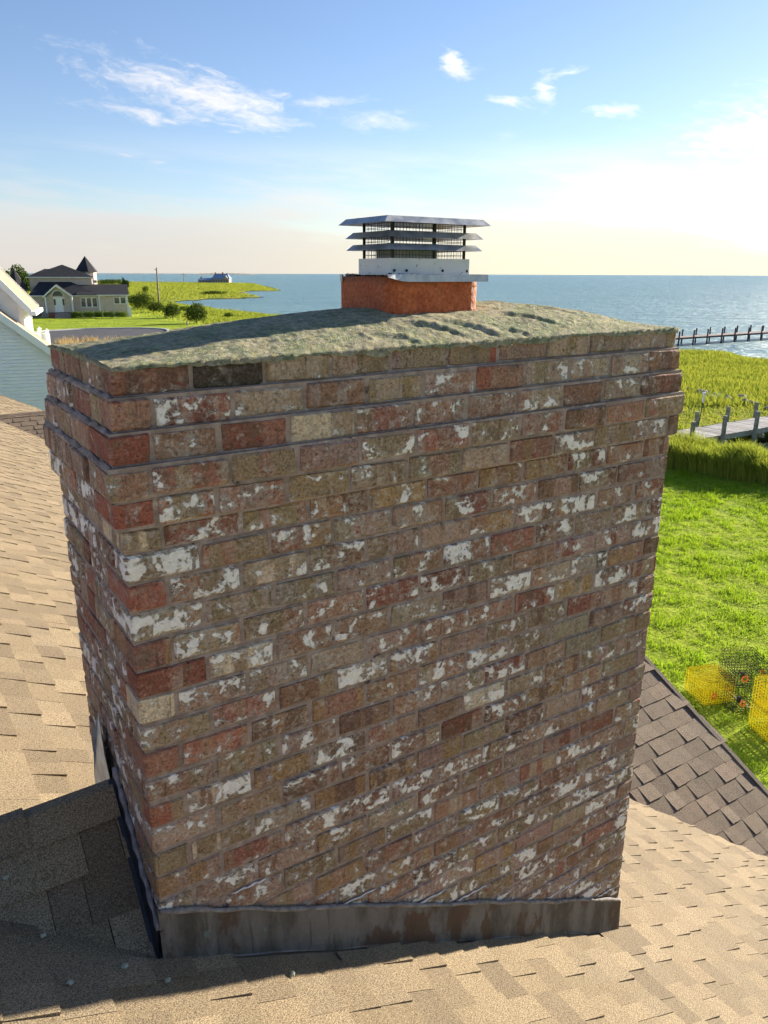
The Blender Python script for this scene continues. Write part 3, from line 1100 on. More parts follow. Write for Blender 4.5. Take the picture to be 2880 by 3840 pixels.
def shingle_plane(name, O, sd_, td_, nd_, smax, t0, t1, keep, tints, s_start=0.0, seed=1, wscale=1.0, tmin=None):
    """O: point in (u,v,z); sd_: downslope, td_: across, nd_: normal (unit, local frame)."""
    rr = random.Random(seed)
    O, sd_, td_, nd_ = map(np.array, (O, sd_, td_, nd_))
    pieces = []
    nC = int((smax - s_start) / EXPO)
    for i in range(nC):
        s1 = s_start + (i + 1) * EXPO
        s0 = s1 - EXPO - 0.012
        t = t0 + rr.uniform(-.2, 0)
        tall = rr.random() < .5
        while t < t1:
            w = rr.choice((.085, .11, .14, .165, .19)) * rr.uniform(.92, 1.08) * wscale
            mid = O + sd_ * (s1 - EXPO / 2) + td_ * (t + w / 2)
            if keep(mid[0], mid[1]):
                h = rr.uniform(.011, .0145) if tall else rr.uniform(.0045, .006)
                g = rr.uniform(0, .002)
                e0, e1 = rr.uniform(-.003, .003), rr.uniform(-.003, .003)
                lo = -.004
                a, b = t + g, t + w - g
                if tmin is not None:
                    a, b = max(a, tmin), max(b, tmin + .01)
                vs = []
                for (s, tt, hh) in ((s0, a, .0015), (s0, b, .0015), (s1 + e1, b, h), (s1 + e0, a, h), (s0, a, lo), (s0, b, lo), (s1 + e1, b, lo), (s1 + e0, a, lo)):
                    vs.append(O + sd_ * s + td_ * tt + nd_ * hh)
                c = rr.choice(tints)
                j = rr.uniform(.92, 1.08) * (1.04 if tall else .93)
                pieces.append((np.array(vs), tuple(x * j for x in c) + (1,)))
            t += w
            tall = not tall if rr.random() < .8 else tall
    return pieces


c_, s_ = 1 / math.sqrt(1.25), 0.5 / math.sqrt(1.25)
inside = lambda u, v, m=0.02: (m < u < W - m) and (m < v < D - m)
U_RIDGE, U_EAVE, V_NEAR, V_FAR = -3.0, 6.6, -5.0, 21.3
WC = 5.45                                                  # valley of the wing: u + v = WC
W_RAKE, W_RIDGE = 5.30, 4.3
wing_z = lambda v: Z0 - SLOPE * (WC - v)
DV, DZR = 14.44, -2.41                                     # far cross gable ridge
D_RAKE = 7.5


def keep_main(u, v):
    if inside(u, v): return False
    if u > 0 and u + v > WC + .12 and v < 2 * W_RIDGE - (WC - u) - .0 and v > WC - u + .12 and abs(v - W_RIDGE) < (W_RIDGE - (WC - u)) - .08: return False
    if -0.75 < u < 0 and 0 < v < D and abs(v - CR_V) < CR_V * (1 + u / .79) - .09: return False
    return True


up_faces = [(0, 1, 2, 3), (3, 2, 6, 7), (1, 0, 4, 5), (2, 1, 5, 6), (0, 3, 7, 4)]
planes = {}
planes['main_roof'] = shingle_plane('main_roof', (U_RIDGE, 0, Z0 - SLOPE * U_RIDGE), (c_, 0, -s_), (0, -1, 0), (s_, 0, c_), (U_EAVE - U_RIDGE) / c_,
                                    -V_FAR, -V_NEAR, lambda u, v: keep_main(u, v) and u > -1.4 and v > -2.2 and not (v > 3 and u > 6), TAN, seed=3)
planes['wing_roof'] = shingle_plane('wing_roof', (0, W_RIDGE, wing_z(W_RIDGE)), (0, -c_, -s_), (1, 0, 0), (0, -s_, c_), 5.0, 1.0, W_RAKE,
                                    lambda u, v: u + v > WC - .06 and u < W_RAKE - .02 and v < W_RIDGE - .05, GREY, s_start=0.03, seed=5, wscale=1.15)
cm = 1 / math.sqrt(1 + CR_M ** 2)
sm = CR_M * cm
planes['cricket'] = shingle_plane('cricket', (0, CR_V, CR_Z), (0, -cm, -sm), (-1, 0, 0), (0, -sm, cm), .66, 0.012, .85,
                                  lambda u, v: v > CR_V * (-u / .79) - .13 and v > -.1, TAN, s_start=0.09, seed=9, wscale=1.25, tmin=.024)
planes['cricket'] += [(vs * np.array([1, -1, 1]) + np.array([0, 2 * CR_V, 0]), c) for vs, c in planes['cricket']]
planes['far_gable_roof'] = shingle_plane('far_gable_roof', (0, DV, DZR), (0, -c_, -s_), (1, 0, 0), (0, -s_, c_), 2.6, 0.8, 4.5,
                                         lambda u, v: u + v > 15.73 - .1 and v < DV, GREY, seed=11, wscale=1.15)

decks = {}
M_DECK = simple('roof_underlay', (0.06, 0.05, 0.04), 0.95)


def quad_deck(name, pts):
    mb = MB()
    for q in pts:
        mb.poly([(u, v, z + HZ0 - 0.006) for u, v, z in q])
    o = mb.build(name, M_DECK, house)
    m = o.modifiers.new('t', 'SOLIDIFY')
    m.thickness = .03
    m.offset = -1
    decks[name] = o
    return o


mz = lambda u: Z0 - SLOPE * u
quad_deck('main_roof', [[(U_RIDGE, V_NEAR, mz(U_RIDGE)), (U_EAVE, V_NEAR, mz(U_EAVE)), (U_EAVE, WC - U_EAVE, mz(U_EAVE)), (WC - W_RIDGE, W_RIDGE, mz(WC - W_RIDGE)), (U_RIDGE, W_RIDGE, mz(U_RIDGE))],
                        [(U_RIDGE, W_RIDGE, mz(U_RIDGE)), (WC - W_RIDGE, W_RIDGE, mz(WC - W_RIDGE)), (U_EAVE, 2 * W_RIDGE - WC + U_EAVE, mz(U_EAVE)), (U_EAVE, V_FAR, mz(U_EAVE)), (U_RIDGE, V_FAR, mz(U_RIDGE))],
                        [(U_RIDGE, V_NEAR, mz(U_RIDGE)), (U_RIDGE, V_FAR, mz(U_RIDGE)), (U_RIDGE - 9, V_FAR, mz(U_RIDGE) - 4.5), (U_RIDGE - 9, V_NEAR, mz(U_RIDGE) - 4.5)]])
decks['main_roof'].data.materials[0] = simple('roof_tan_plain', (0.22, 0.17, 0.11), 0.9, 0, .2, 8)
wv0 = -1.3
quad_deck('wing_roof', [[(WC - W_RIDGE, W_RIDGE, wing_z(W_RIDGE)), (W_RAKE, WC - W_RAKE, wing_z(WC - W_RAKE)), (W_RAKE, W_RIDGE, wing_z(W_RIDGE))],
                        [(WC - W_RIDGE, W_RIDGE, wing_z(W_RIDGE)), (W_RAKE, W_RIDGE, wing_z(W_RIDGE)), (W_RAKE, 2 * W_RIDGE - (WC - W_RAKE), wing_z(WC - W_RAKE))]])
decks['wing_roof'].data.materials[0] = simple('roof_grey_plain', (0.14, 0.115, 0.09), 0.9, 0, .2, 8)
quad_deck('cricket', [[(-.79, CR_V, CR_Z), (-.012, 0, Z0), (-.012, CR_V, CR_Z)], [(-.79, CR_V, CR_Z), (-.012, CR_V, CR_Z), (-.012, 2 * CR_V, Z0)]])
quad_deck('far_gable_roof', [[(15.73 - DV, DV, DZR), (D_RAKE, 15.73 - D_RAKE, DZR - .5 * (DV - 15.73 + D_RAKE)), (D_RAKE, DV, DZR)],
                             [(15.73 - DV, DV, DZR), (D_RAKE, DV, DZR), (D_RAKE, 2 * DV - 15.73 + D_RAKE, DZR - .5 * (DV - 15.73 + D_RAKE))]])

# pick the 300 pieces that show largest, the rest become one part per plane
rank = []
for nm, ps in planes.items():
    for i, (vs, c) in enumerate(ps):
        m = vs[:4].mean(0)
        p = project([P(*x) for x in vs[:4]])
        x, y = p[:, 0], p[:, 1]
        ar = abs(np.dot(x, np.roll(y, -1)) - np.dot(y, np.roll(x, -1))) / 2
        inf = (p[:, 2] > 0).all() and x.max() > 0 and x.min() < 2880 and y.max() > 0 and y.min() < 3840
        mx, my = x.mean(), y.mean()
        hid = 440 < mx < 2330 and my < 3470 and nm != 'cricket'
        if nm == 'main_roof' and m[1] > .8 and mx < 420 and my > 2960: hid = True
        if nm == 'cricket' and m[1] > CR_V: hid = True
        if nm == 'main_roof' and m[0] < 0 and 0 < m[1] < D and abs(m[1] - CR_V) < CR_V * (1 + m[0] / .79): hid = True
        rank.append((ar if inf and not hid else 0, nm, i))
rank.sort(key=lambda r_: -r_[0])
single = {(nm, i) for ar, nm, i in rank[:300] if ar > 0}
for nm, ps in planes.items():
    mbr = MB()
    for i, (vs, c) in enumerate(ps):
        vs = vs + np.array([0, 0, HZ0])
        if (nm, i) in single:
            mb = MB()
            m = vs[:4].mean(0)
            mb.add(vs - m, up_faces, c)
            mb.build('shingle', M_SHINGLE, decks[nm], tuple(m))
        else:
            mbr.add(vs, up_faces, c)
    if mbr.v:
        tag(mbr.build('far_shingles', M_SHINGLE, decks[nm]), kind='stuff')

# ridge caps, rake edges, valley metal
def cap_row(name, a, b, half, parent, tints, fold, step=.145):
    a, b = np.array(a, float), np.array(b, float)
    L = np.linalg.norm(b - a)
    d = (b - a) / L
    side = np.array([-d[1], d[0], 0])
    side /= np.linalg.norm(side)
    k = int(L / step)
    for i in range(k):
        mb = MB()
        p0, p1 = a + d * (i * step - .01), a + d * ((i + 1) * step)
        h0, h1 = .006, .016
        drop = half * fold
        c = random.choice(tints)
        j = random.uniform(.9, 1.1)
        c = tuple(x * j for x in c) + (1,)
        q = []
        for (p, h) in ((p0, h0), (p1, h1)):
            q.append([p + side * half + np.array([0, 0, h - drop]), p + side * half * .25 + np.array([0, 0, h - drop * .16]), p - side * half * .25 + np.array([0, 0, h - drop * .16]), p - side * half + np.array([0, 0, h - drop])])
        for m in range(3):
            mb.poly([x + np.array([0, 0, HZ0]) for x in (q[0][m], q[0][m + 1], q[1][m + 1], q[1][m])], c)
        mb.poly([x + np.array([0, 0, HZ0]) for x in (q[1][0], q[1][1], q[1][2], q[1][3])][::-1], c)
        mb.poly([x + np.array([0, 0, HZ0]) for x in (q[1][0], q[1][3], q[1][3] - np.array([0, 0, .01]), q[1][0] - np.array([0, 0, .01]))], c)
        mb.build('ridge_cap', M_SHINGLE, parent)


cap_row('r', (-.80, CR_V, CR_Z), (-.02, CR_V, CR_Z), .085, decks['cricket'], TAN, CR_M * .9, .26)
cap_row('r', (15.73 - DV - .1, DV, DZR), (4.4, DV, DZR), .13, decks['far_gable_roof'], GREY, .5)
cap_row('r', (WC - W_RIDGE, W_RIDGE, wing_z(W_RIDGE)), (W_RAKE, W_RIDGE, wing_z(W_RIDGE)), .13, decks['wing_roof'], GREY, .5)
# rake trim of the wing
mb = MB()
a, b = np.array((W_RAKE, W_RIDGE, wing_z(W_RIDGE))), np.array((W_RAKE, WC - W_RAKE - .9, wing_z(WC - W_RAKE - .9)))
for (x0, x1, h0, h1) in ((-.012, .03, -.02, .012),):
    vs = []
    for p in (a, b):
        for (x, h) in ((x0, h0), (x1, h0), (x1, h1), (x0, h1)):
            vs.append(p + np.array([x, 0, h + HZ0]))
    mb.add(vs, [(0, 1, 2, 3), (7, 6, 5, 4), (0, 4, 5, 1), (1, 5, 6, 2), (2, 6, 7, 3), (3, 7, 4, 0)], (0.13, 0.108, 0.085, 1))
mb.build('rake_edge', M_SHINGLE, decks['wing_roof'])
# far rake edge of the main roof
mb = MB()
a, b = np.array((U_RIDGE, V_FAR, mz(U_RIDGE))), np.array((U_EAVE, V_FAR, mz(U_EAVE)))
vs = []
for p in (a, b):
    for (y, h) in ((-.02, -.16), (.03, -.16), (.03, .012), (-.02, .012)):
        vs.append(p + np.array([0, y, h + HZ0]))
mb.add(vs, [(0, 1, 2, 3), (7, 6, 5, 4), (0, 4, 5, 1), (1, 5, 6, 2), (2, 6, 7, 3), (3, 7, 4, 0)], (0.15, 0.12, 0.09, 1))
mb.build('rake_board', M_SHINGLE, decks['main_roof'])
# walls of this house (seen only from other viewpoints)
M_WALLW = simple('siding_plain', (0.62, 0.62, 0.60), 0.6)
mb = MB()
eg = mz(U_EAVE - .5) + HZ0
rg = mz(U_RIDGE) + HZ0 - .12
xs0, xs1 = U_RIDGE - 8.5, U_EAVE - .5
vs = [(xs0, 0), (xs1, 0), (xs1, eg - .1), (U_RIDGE, rg), (xs0, eg - .1)]
for (y0, y1) in ((V_NEAR + .4, V_FAR - .4),):
    mb.extrude(vs, y0, y1)
mb.build('wall', M_WALLW, house)
mb = MB()
y0, y1 = WC - W_RAKE + .35, 2 * W_RIDGE - (WC - W_RAKE) - .35
zz = lambda v: wing_z(W_RIDGE) - .5 * abs(v - W_RIDGE) + HZ0 - .12
pts = [(W_RAKE - .3, y0, 0), (W_RAKE - .3, y1, 0), (W_RAKE - .3, y1, zz(y1)), (W_RAKE - .3, W_RIDGE, zz(W_RIDGE)), (W_RAKE - .3, y0, zz(y0))]
mb.poly(pts)
mb.poly([(W_RAKE - .3, y0, 0), (W_RAKE - .3, y0, zz(y0)), (xs1 - 2, y0, zz(y0)), (xs1 - 2, y0, 0)])
mb.build('wing_wall', M_WALLW, house)

# ------------------------------------------------------------------ TERRAIN AND WATER
WATER_Z = -1.5
SHORE = np.array([(-19, 167), (-25, 170), (-30.6, 180), (-37.8, 192), (-45.4, 207), (-52.6, 220), (-62.6, 239), (-68.8, 249), (-65.4, 259), (-60.8, 282),
                  (-51.8, 289), (-47.3, 313), (-55.7, 336), (-65.9, 371), (-69.7, 405), (-61, 419), (-53.9, 433), (-73, 513), (-90.5, 601), (-121, 746),
                  (-154, 804), (-276, 873), (-347, 985), (-586, 1238), (-1200, 1300), (-1200, -200), (260, -200), (260, 60), (120, 68), (60, 76), (39.1, 80.4),
                  (38.7, 82.7), (38.8, 87), (33.6, 90.7), (26, 99), (12, 118), (0, 140), (-10, 156)], float)
UPLAND = np.array([(260, 10), (60, 14), (20, 23), (13.9, 26.8), (12.5, 28.2), (10.9, 29.6), (5, 36), (0, 50), (-12, 90), (-22, 112), (-34, 130), (-42, 152),
                   (-58, 176), (-90, 196), (-160, 215), (-420, 240), (-1200, 260), (-1200, -200), (260, -200)], float)
CREEK = np.array([(12, 38.5), (15, 36.5), (22, 36.5), (40, 38), (80, 40), (80, 44), (40, 42.5), (24, 41.5), (15, 41.5)], float)


def sdist(px, py, poly):
    """signed distance, positive inside"""
    d2 = np.full(px.shape, 1e12)
    ins = np.zeros(px.shape, bool)
    for (x0, y0), (x1, y1) in zip(poly, np.roll(poly, -1, 0)):
        ex, ey = x1 - x0, y1 - y0
        t = np.clip(((px - x0) * ex + (py - y0) * ey) / (ex * ex + ey * ey), 0, 1)
        d2 = np.minimum(d2, (px - x0 - t * ex) ** 2 + (py - y0 - t * ey) ** 2)
        cond = ((y0 > py) != (y1 > py))
        with np.errstate(divide='ignore', invalid='ignore'):
            xi = ex * (py - y0) / (ey if ey != 0 else 1e-9) + x0
        ins ^= cond & (px < xi)
    return np.sqrt(d2) * np.where(ins, 1, -1)


def sstep(x, a, b):
    t = np.clip((x - a) / (b - a), 0, 1)
    return t * t * (3 - 2 * t)


def ground_z(px, py):
    px, py = np.asarray(px, float), np.asarray(py, float)
    far = np.clip(py / 150, 0.25, 3)
    wob = fbm(px / 9, py / 9, 40) * 2.2 * far + fbm(px / 2.3, py / 2.3, 44) * .5
    s = sdist(px, py, SHORE) + wob
    h = WATER_Z + np.clip(s * 0.22, -0.7, 0.5) + 0.10 * fbm(px / 5, py / 5, 50) * sstep(s, 0, 6)
    u = sdist(px, py, UPLAND)
    h = h + (0 - h) * sstep(u, -4.5, 0.2)
    c = sdist(px, py, CREEK)
    h = h + (-1.9 - h) * sstep(c, -1.2, 1.0)
    return h


ys = np.concatenate([np.arange(-60, 20, 4), np.arange(20, 48, .5), np.arange(48, 120, 1.2), np.arange(120, 340, 1.8), np.geomspace(340, 1300, 110)])
xs = np.concatenate([np.linspace(-1200, -330, 60), np.arange(-325, -120, 3.0), np.arange(-120, 8, 1.4), np.arange(8, 45, .6), np.arange(45, 262, 4)])
GX, GY = np.meshgrid(xs, ys, indexing='ij')
GZ = ground_z(GX, GY)
up_m = sstep(sdist(GX, GY, UPLAND) + fbm(GX / 4, GY / 4, 60) * .8, -1.2, .6)
cr_m = sstep(sdist(GX, GY, CREEK), -2.0, 0.5)
nx, ny = GX.shape
idx = np.arange(nx * ny).reshape(nx, ny)
F = np.stack([idx[:-1, :-1], idx[1:, :-1], idx[1:, 1:], idx[:-1, 1:]], -1).reshape(-1, 4)
T = np.stack([up_m, cr_m, np.zeros_like(up_m), np.ones_like(up_m)], -1).reshape(-1, 4)


def m_ground(n):
    a = n.attr('tint')
    r, g, b = n('SeparateColor', 0, Color=a), n.attr('tint'), None
    sp = n.t.nodes.new('ShaderNodeSeparateColor')
    n.t.links.new(a, sp.inputs[0])
    up, cr = sp.outputs[0], sp.outputs[1]
    p = n.pos()
    lo = n.noise(p, 0.05, 5, 0.6)
    mid = n.noise(p, 0.35, 6, 0.65)
    hi = n.noise(p, 2.2, 6, 0.7)
    lawn = n.mix(n.ss(mid, 0.35, 0.65), (0.24, 0.33, 0.030), (0.35, 0.42, 0.042))
    lawn = n.mix(n.math('MULTIPLY', n.ss(hi, 0.45, 0.7), 0.5), lawn, (0.085, 0.14, 0.018))
    st = n.noise(n.vmath('MULTIPLY', p, (0.05, 0.22, 0.1)), 1.0, 6, 0.65)
    marsh = n.mix(n.ss(st, 0.38, 0.62), (0.16, 0.215, 0.035), (0.35, 0.34, 0.06))
    marsh = n.mix(n.math('MULTIPLY', n.ss(mid, 0.5, 0.68), 0.55), marsh, (0.11, 0.14, 0.025))
    marsh = n.mix(n.math('MULTIPLY', n.ss(hi, 0.5, 0.7), 0.3), marsh, (0.19, 0.15, 0.05))
    c = n.mix(up, marsh, lawn)
    z = n.xyz(p)[2]
    mud = n.ss(z, -1.22, -1.42)
    c = n.mix(n.math('MAXIMUM', mud, cr), c, (0.030, 0.026, 0.018))
    h = n.math('ADD', n.math('MULTIPLY', mid, 1.5), hi)
    return principled(n, c, 0.95, 0, n.bump(h, 0.8, 0.35), 0.05)


ground = mesh_np('ground', np.stack([GX, GY, GZ], -1).reshape(-1, 3), F, material('ground_grass_and_marsh', m_ground), smooth=True, tint=T)
tag(ground, kind='structure')


def m_water(n):
    p = n.pos()
    x, y, z = n.xyz(p)
    a = n.noise(n.comb(n.math('MULTIPLY', x, 0.35), n.math('MULTIPLY', y, 0.75), 0.0), 1.0, 5, 0.6)
    b = n.noise(n.comb(n.math('MULTIPLY', x, 1.1), n.math('MULTIPLY', y, 2.2), 1.0), 1.0, 4, 0.6)
    l = n.noise(n.comb(n.math('MULTIPLY', x, 0.012), n.math('MULTIPLY', y, 0.03), 4.0), 1.0, 4, 0.55)
    c = n.mix(n.ss(l, 0.35, 0.65), (0.125, 0.245, 0.270), (0.155, 0.285, 0.305))
    g2 = n.noise(n.comb(n.math('MULTIPLY', x, 0.07), n.math('MULTIPLY', y, 0.16), 9.0), 1.0, 5, 0.65)
    h = n.math('ADD', n.math('MULTIPLY', g2, 2.2), n.math('ADD', n.math('MULTIPLY', a, 1.0), n.math('MULTIPLY', b, 0.35)))
    return principled(n, c, 0.34, 0, n.bump(h, 1.0, 1.1), 0.5, IOR=1.33)


mb = MB()
rad = [0, 30, 80, 160, 320, 700, 1500, 4000, 12000, 40000]
N = 96
vs = [(0, 0, WATER_Z)]
for r_ in rad[1:]:
    vs += [(r_ * math.cos(2 * math.pi * k / N), r_ * math.sin(2 * math.pi * k / N), WATER_Z) for k in range(N)]
fs = [(0, 1 + k, 1 + (k + 1) % N) for k in range(N)]
for i in range(len(rad) - 2):
    for k in range(N):
        a, b = 1 + i * N + k, 1 + i * N + (k + 1) % N
        fs.append((a, a + N, b + N, b))
mb.add(vs, fs)
tag(mb.build('water', material('bay_water', m_water)), kind='structure')

# low far shore on the horizon
mb = MB()
for (x0, x1, y, h) in ((-2600, -560, 5200, 5.0), (-1500, -1050, 6400, 14.0)):
    pts = []
    k = 40
    for i in range(k + 1):
        t = i / k
        x = x0 + (x1 - x0) * t
        pts.append((x, h * (0.35 + .65 * math.sin(math.pi * t) ** .5) * (.8 + .3 * math.sin(i * 2.3))))
    for (a, ha), (b, hb) in zip(pts, pts[1:]):
        mb.add([(a, y, WATER_Z - 1), (b, y, WATER_Z - 1), (b, y + 60, WATER_Z + hb), (a, y + 60, WATER_Z + ha), (b, y + 300, WATER_Z - 1), (a, y + 300, WATER_Z - 1)], [(0, 1, 2, 3), (3, 2, 4, 5)])
tag(mb.build('far_shore', simple('far_shore', (0.24, 0.25, 0.22), 0.95)), kind='structure')

# road with its pale kerb on the left
def m_asphalt(n):
    p = n.pos()
    a = n.noise(p, 0.6, 5, .6)
    c = n.mix(n.ss(a, .35, .65), (0.060, 0.060, 0.066), (0.085, 0.084, 0.090))
    return principled(n, c, 0.85, 0, None, 0.3)


road_top = [(-75, 96), (-47.3, 98.1), (-43, 102.5), (-39.3, 106.5), (-33.3, 108.2), (-29.4, 106.0), (-27.5, 101)]
road_bot = [(-75, 70), (-47, 74), (-40, 77), (-34, 80.5), (-30, 84), (-27.5, 89), (-26.5, 95)]


def densify(pl, k=10):
    pl = np.array(pl, float)
    out = []
    for i in range(len(pl) - 1):
        p0, p1, p2, p3 = pl[max(i - 1, 0)], pl[i], pl[i + 1], pl[min(i + 2, len(pl) - 1)]
        for j in range(k):
            t = j / k
            out.append(.5 * ((2 * p1) + (-p0 + p2) * t + (2 * p0 - 5 * p1 + 4 * p2 - p3) * t * t + (-p0 + 3 * p1 - 3 * p2 + p3) * t ** 3))
    out.append(pl[-1])
    return np.array(out)


rt, rb = densify(road_top), densify(road_bot)
mb = MB()
for i in range(len(rt) - 1):
    mb.poly([(*rb[i], .05), (*rb[i + 1], .05), (*rt[i + 1], .05), (*rt[i], .05)])
road = tag(mb.build('road', material('asphalt', m_asphalt)), kind='structure')
mb = MB()
for i in range(len(rt) - 1):
    for d in (0,):
        a, b = rt[i], rt[i + 1]
        nrm = np.array([-(b - a)[1], (b - a)[0]])
        nrm = nrm / np.linalg.norm(nrm) * .45
        mb.add([(*a, .0), (*b, .0), (*b, .17), (*a, .17), (*(a + nrm), .17), (*(b + nrm), .17), (*(a + nrm), 0), (*(b + nrm), 0)], [(0, 1, 2, 3), (3, 2, 5, 4), (4, 5, 7, 6)])
tag(mb.build('kerb', simple('kerb_concrete', (0.45, 0.44, 0.42), .85)), kind='structure')


# ------------------------------------------------------------------ GRASS, REEDS
def m_blade(ca, cb, tip, trans=0.35):
    def fn(n):
        g = n.t.nodes.new('ShaderNodeNewGeometry')
        rnd = g.outputs['Random Per Island']
        big = n.noise(g.outputs[0], 0.5, 4, .6)
        c = n.mix(rnd, ca, cb)
        c = n.mix(n.ss(big, .45, .65), c, tip)
        d = n('BsdfDiffuse', Color=c)
        t = n('BsdfTranslucent', Color=n.mix(1.0, c, (1.25, 1.2, .8), 'MULTIPLY'))
        return n('MixShader', i0=trans, i1=d, i2=t)
    return fn


M_LAWN = material('lawn_blade', m_blade((0.155, 0.285, 0.020), (0.33, 0.45, 0.040), (0.23, 0.345, 0.026), .5))
M_MARSH = material('marsh_blade', m_blade((0.17, 0.24, 0.04), (0.40, 0.40, 0.075), (0.23, 0.285, 0.05), .4))
M_REED = material('reed_blade', m_blade((0.15, 0.22, 0.035), (0.34, 0.38, 0.070), (0.26, 0.30, 0.055), .45))
M_DRY = material('dry_grass', m_blade((0.42, 0.30, 0.16), (0.55, 0.42, 0.26), (0.48, 0.36, 0.2), .3))


def blades(name, pts, hgt, wid, lean, mat, segs=1, parent=None, wind=(0, 0)):
    """pts Nx3; each blade a tapering strip"""
    n = len(pts)
    ang = RNG.random(n) * 2 * math.pi
    wx, wy = np.cos(ang) * wid / 2, np.sin(ang) * wid / 2
    la = RNG.random(n) * 2 * math.pi
    ll = lean * hgt * RNG.random(n)
    dx, dy = np.cos(la) * ll + wind[0] * hgt, np.sin(la) * ll + wind[1] * hgt
    V_, k = [], 2 * segs + 1
    for i in range(segs):
        t = i / segs
        f = (1 - .45 * t)
        cx, cy, cz = pts[:, 0] + dx * t * t, pts[:, 1] + dy * t * t, pts[:, 2] + hgt * t
        V_.append(np.stack([cx - wx * f, cy - wy * f, cz], 1))
        V_.append(np.stack([cx + wx * f, cy + wy * f, cz], 1))
    V_.append(np.stack([pts[:, 0] + dx, pts[:, 1] + dy, pts[:, 2] + hgt * (1 - .25 * lean)], 1))
    verts = np.stack(V_, 1).reshape(-1, 3)
    base = np.arange(n) * k
    F_ = []
    for i in range(segs):
        a = base + 2 * i
        if i < segs - 1:
            F_ += [np.stack([a, a + 1, a + 3], 1), np.stack([a, a + 3, a + 2], 1)]
        else:
            F_.append(np.stack([a, a + 1, a + 2], 1))
    return mesh_np(name, verts, np.concatenate(F_), mat, parent)


# near lawn, thick tufts; only where the yard is in view
n = 260000
px, py = RNG.uniform(2.0, 17.5, n), RNG.uniform(7.5, 30.5, n)
d_ = sdist(px, py, UPLAND)
tuft = fbm(px * 1.3, py * 1.3, 70) * .7 + fbm(px * 4.0, py * 4.0, 75) * .8
dens = np.clip(.55 + tuft * 1.1, .08, 1)
ray_x = px / np.maximum(py, 1)
k_ = (RNG.random(n) < dens) & (d_ > .1) & (ray_x > .24) & (ray_x < .80)
px, py, tuft = px[k_], py[k_], tuft[k_]
h = (.04 + .115 * np.clip(tuft + .35, 0, 1.2)) * RNG.uniform(.6, 1.2, len(px)) * (1 + .015 * py)
tag(blades('lawn_grass', np.stack([px, py, np.zeros_like(px)], 1), h * .9, .010 + .0005 * py, .8, M_LAWN), 'tufty green lawn grass between the house and the reeds', 'grass', kind='stuff')

# reeds along the lawn's end
n = 26000
t = RNG.random(n)
line = np.array([(9.2, 31.2), (10.9, 29.6), (12.5, 28.2), (13.9, 26.9), (20, 23.2)])
seg = np.minimum((t * 4).astype(int), 3)
ft = t * 4 - seg
b0 = line[seg] + (line[seg + 1] - line[seg]) * ft[:, None]
dirn = np.array([.62, .78])
off = RNG.uniform(0, 1, n) ** 1.1 * (4.0 + 1.2 * vnoise(t * 9, t * 0, 81))
rp = b0 + dirn * off[:, None]
hh = (1.25 + .55 * fbm(rp[:, 0] * .8, rp[:, 1] * .8, 83)) * RNG.uniform(.75, 1.15, n) * (1 - .22 * np.clip(off - 2.2, 0, 2))
rz = np.maximum(ground_z(rp[:, 0], rp[:, 1]), -1.4)
hh = hh - np.minimum(rz, 0) * .5
tag(blades('reeds', np.stack([rp[:, 0], rp[:, 1], rz], 1), hh, .042, .42, M_REED, 3, wind=(-.16, -.05)),
    'tall dense green reeds along the end of the lawn', 'reeds', kind='stuff')

# salt marsh behind the dock
n = 130000
px, py = RNG.uniform(11, 47, n), RNG.uniform(31, 99, n)
s_d = sdist(px, py, SHORE) + fbm(px / 9, py / 9, 40) * 1.2
keep = (s_d > .8) & (sdist(px, py, UPLAND) < -1.0) & (sdist(px, py, CREEK) < -.3) & (px / py > .30) & (px / py < .62)
px, py = px[keep], py[keep]
cl = fbm(px / 3.5, py / 3.5, 91)
gz = ground_z(px, py)
hh = (.45 + .35 * cl) * RNG.uniform(.6, 1.2, len(px))
mown = (py < 54) & (sdist(px, py, UPLAND) > -24)
hh = np.where((py > 43) & (py < 50.5), hh * .45, hh)
tag(blades('marsh_grass', np.stack([px, py, gz], 1), np.clip(hh, .08, 1), .05 + .0009 * py, .7, M_MARSH), 'yellow green salt marsh grass beyond the near dock', 'grass', kind='stuff')
# marsh point on the left, far off
n = 90000
px, py = RNG.uniform(-240, -25, n), 165 + 560 * RNG.random(n) ** 1.6
s_d = sdist(px, py, SHORE)
keep = (s_d > 1.5) & (sdist(px, py, UPLAND) < -3) & (px / py > -.5)
px, py = px[keep], py[keep]
gz = ground_z(px, py)
hh = (.55 + .4 * fbm(px / 14, py / 14, 95)) * RNG.uniform(.6, 1.2, len(px))
tag(blades('marsh_point_grass', np.stack([px, py, gz], 1), np.clip(hh, .1, 1.4), .10 + .0016 * py, .7, M_MARSH), 'bright yellow green marsh point reaching into the bay', 'grass', kind='stuff')
# dry seed grass by the road
n = 5000
px, py = RNG.uniform(-33.5, -24.5, n), RNG.uniform(76, 84, n)
keep = fbm(px / 1.5, py / 1.5, 99) > .05
px, py = px[keep], py[keep]
tag(blades('dry_grass', np.stack([px, py, px * 0], 1), RNG.uniform(.5, 1.25, len(px)), .05, .5, M_DRY, 2), 'pale dry grass tufts at the near side of the road', 'grass', kind='stuff')
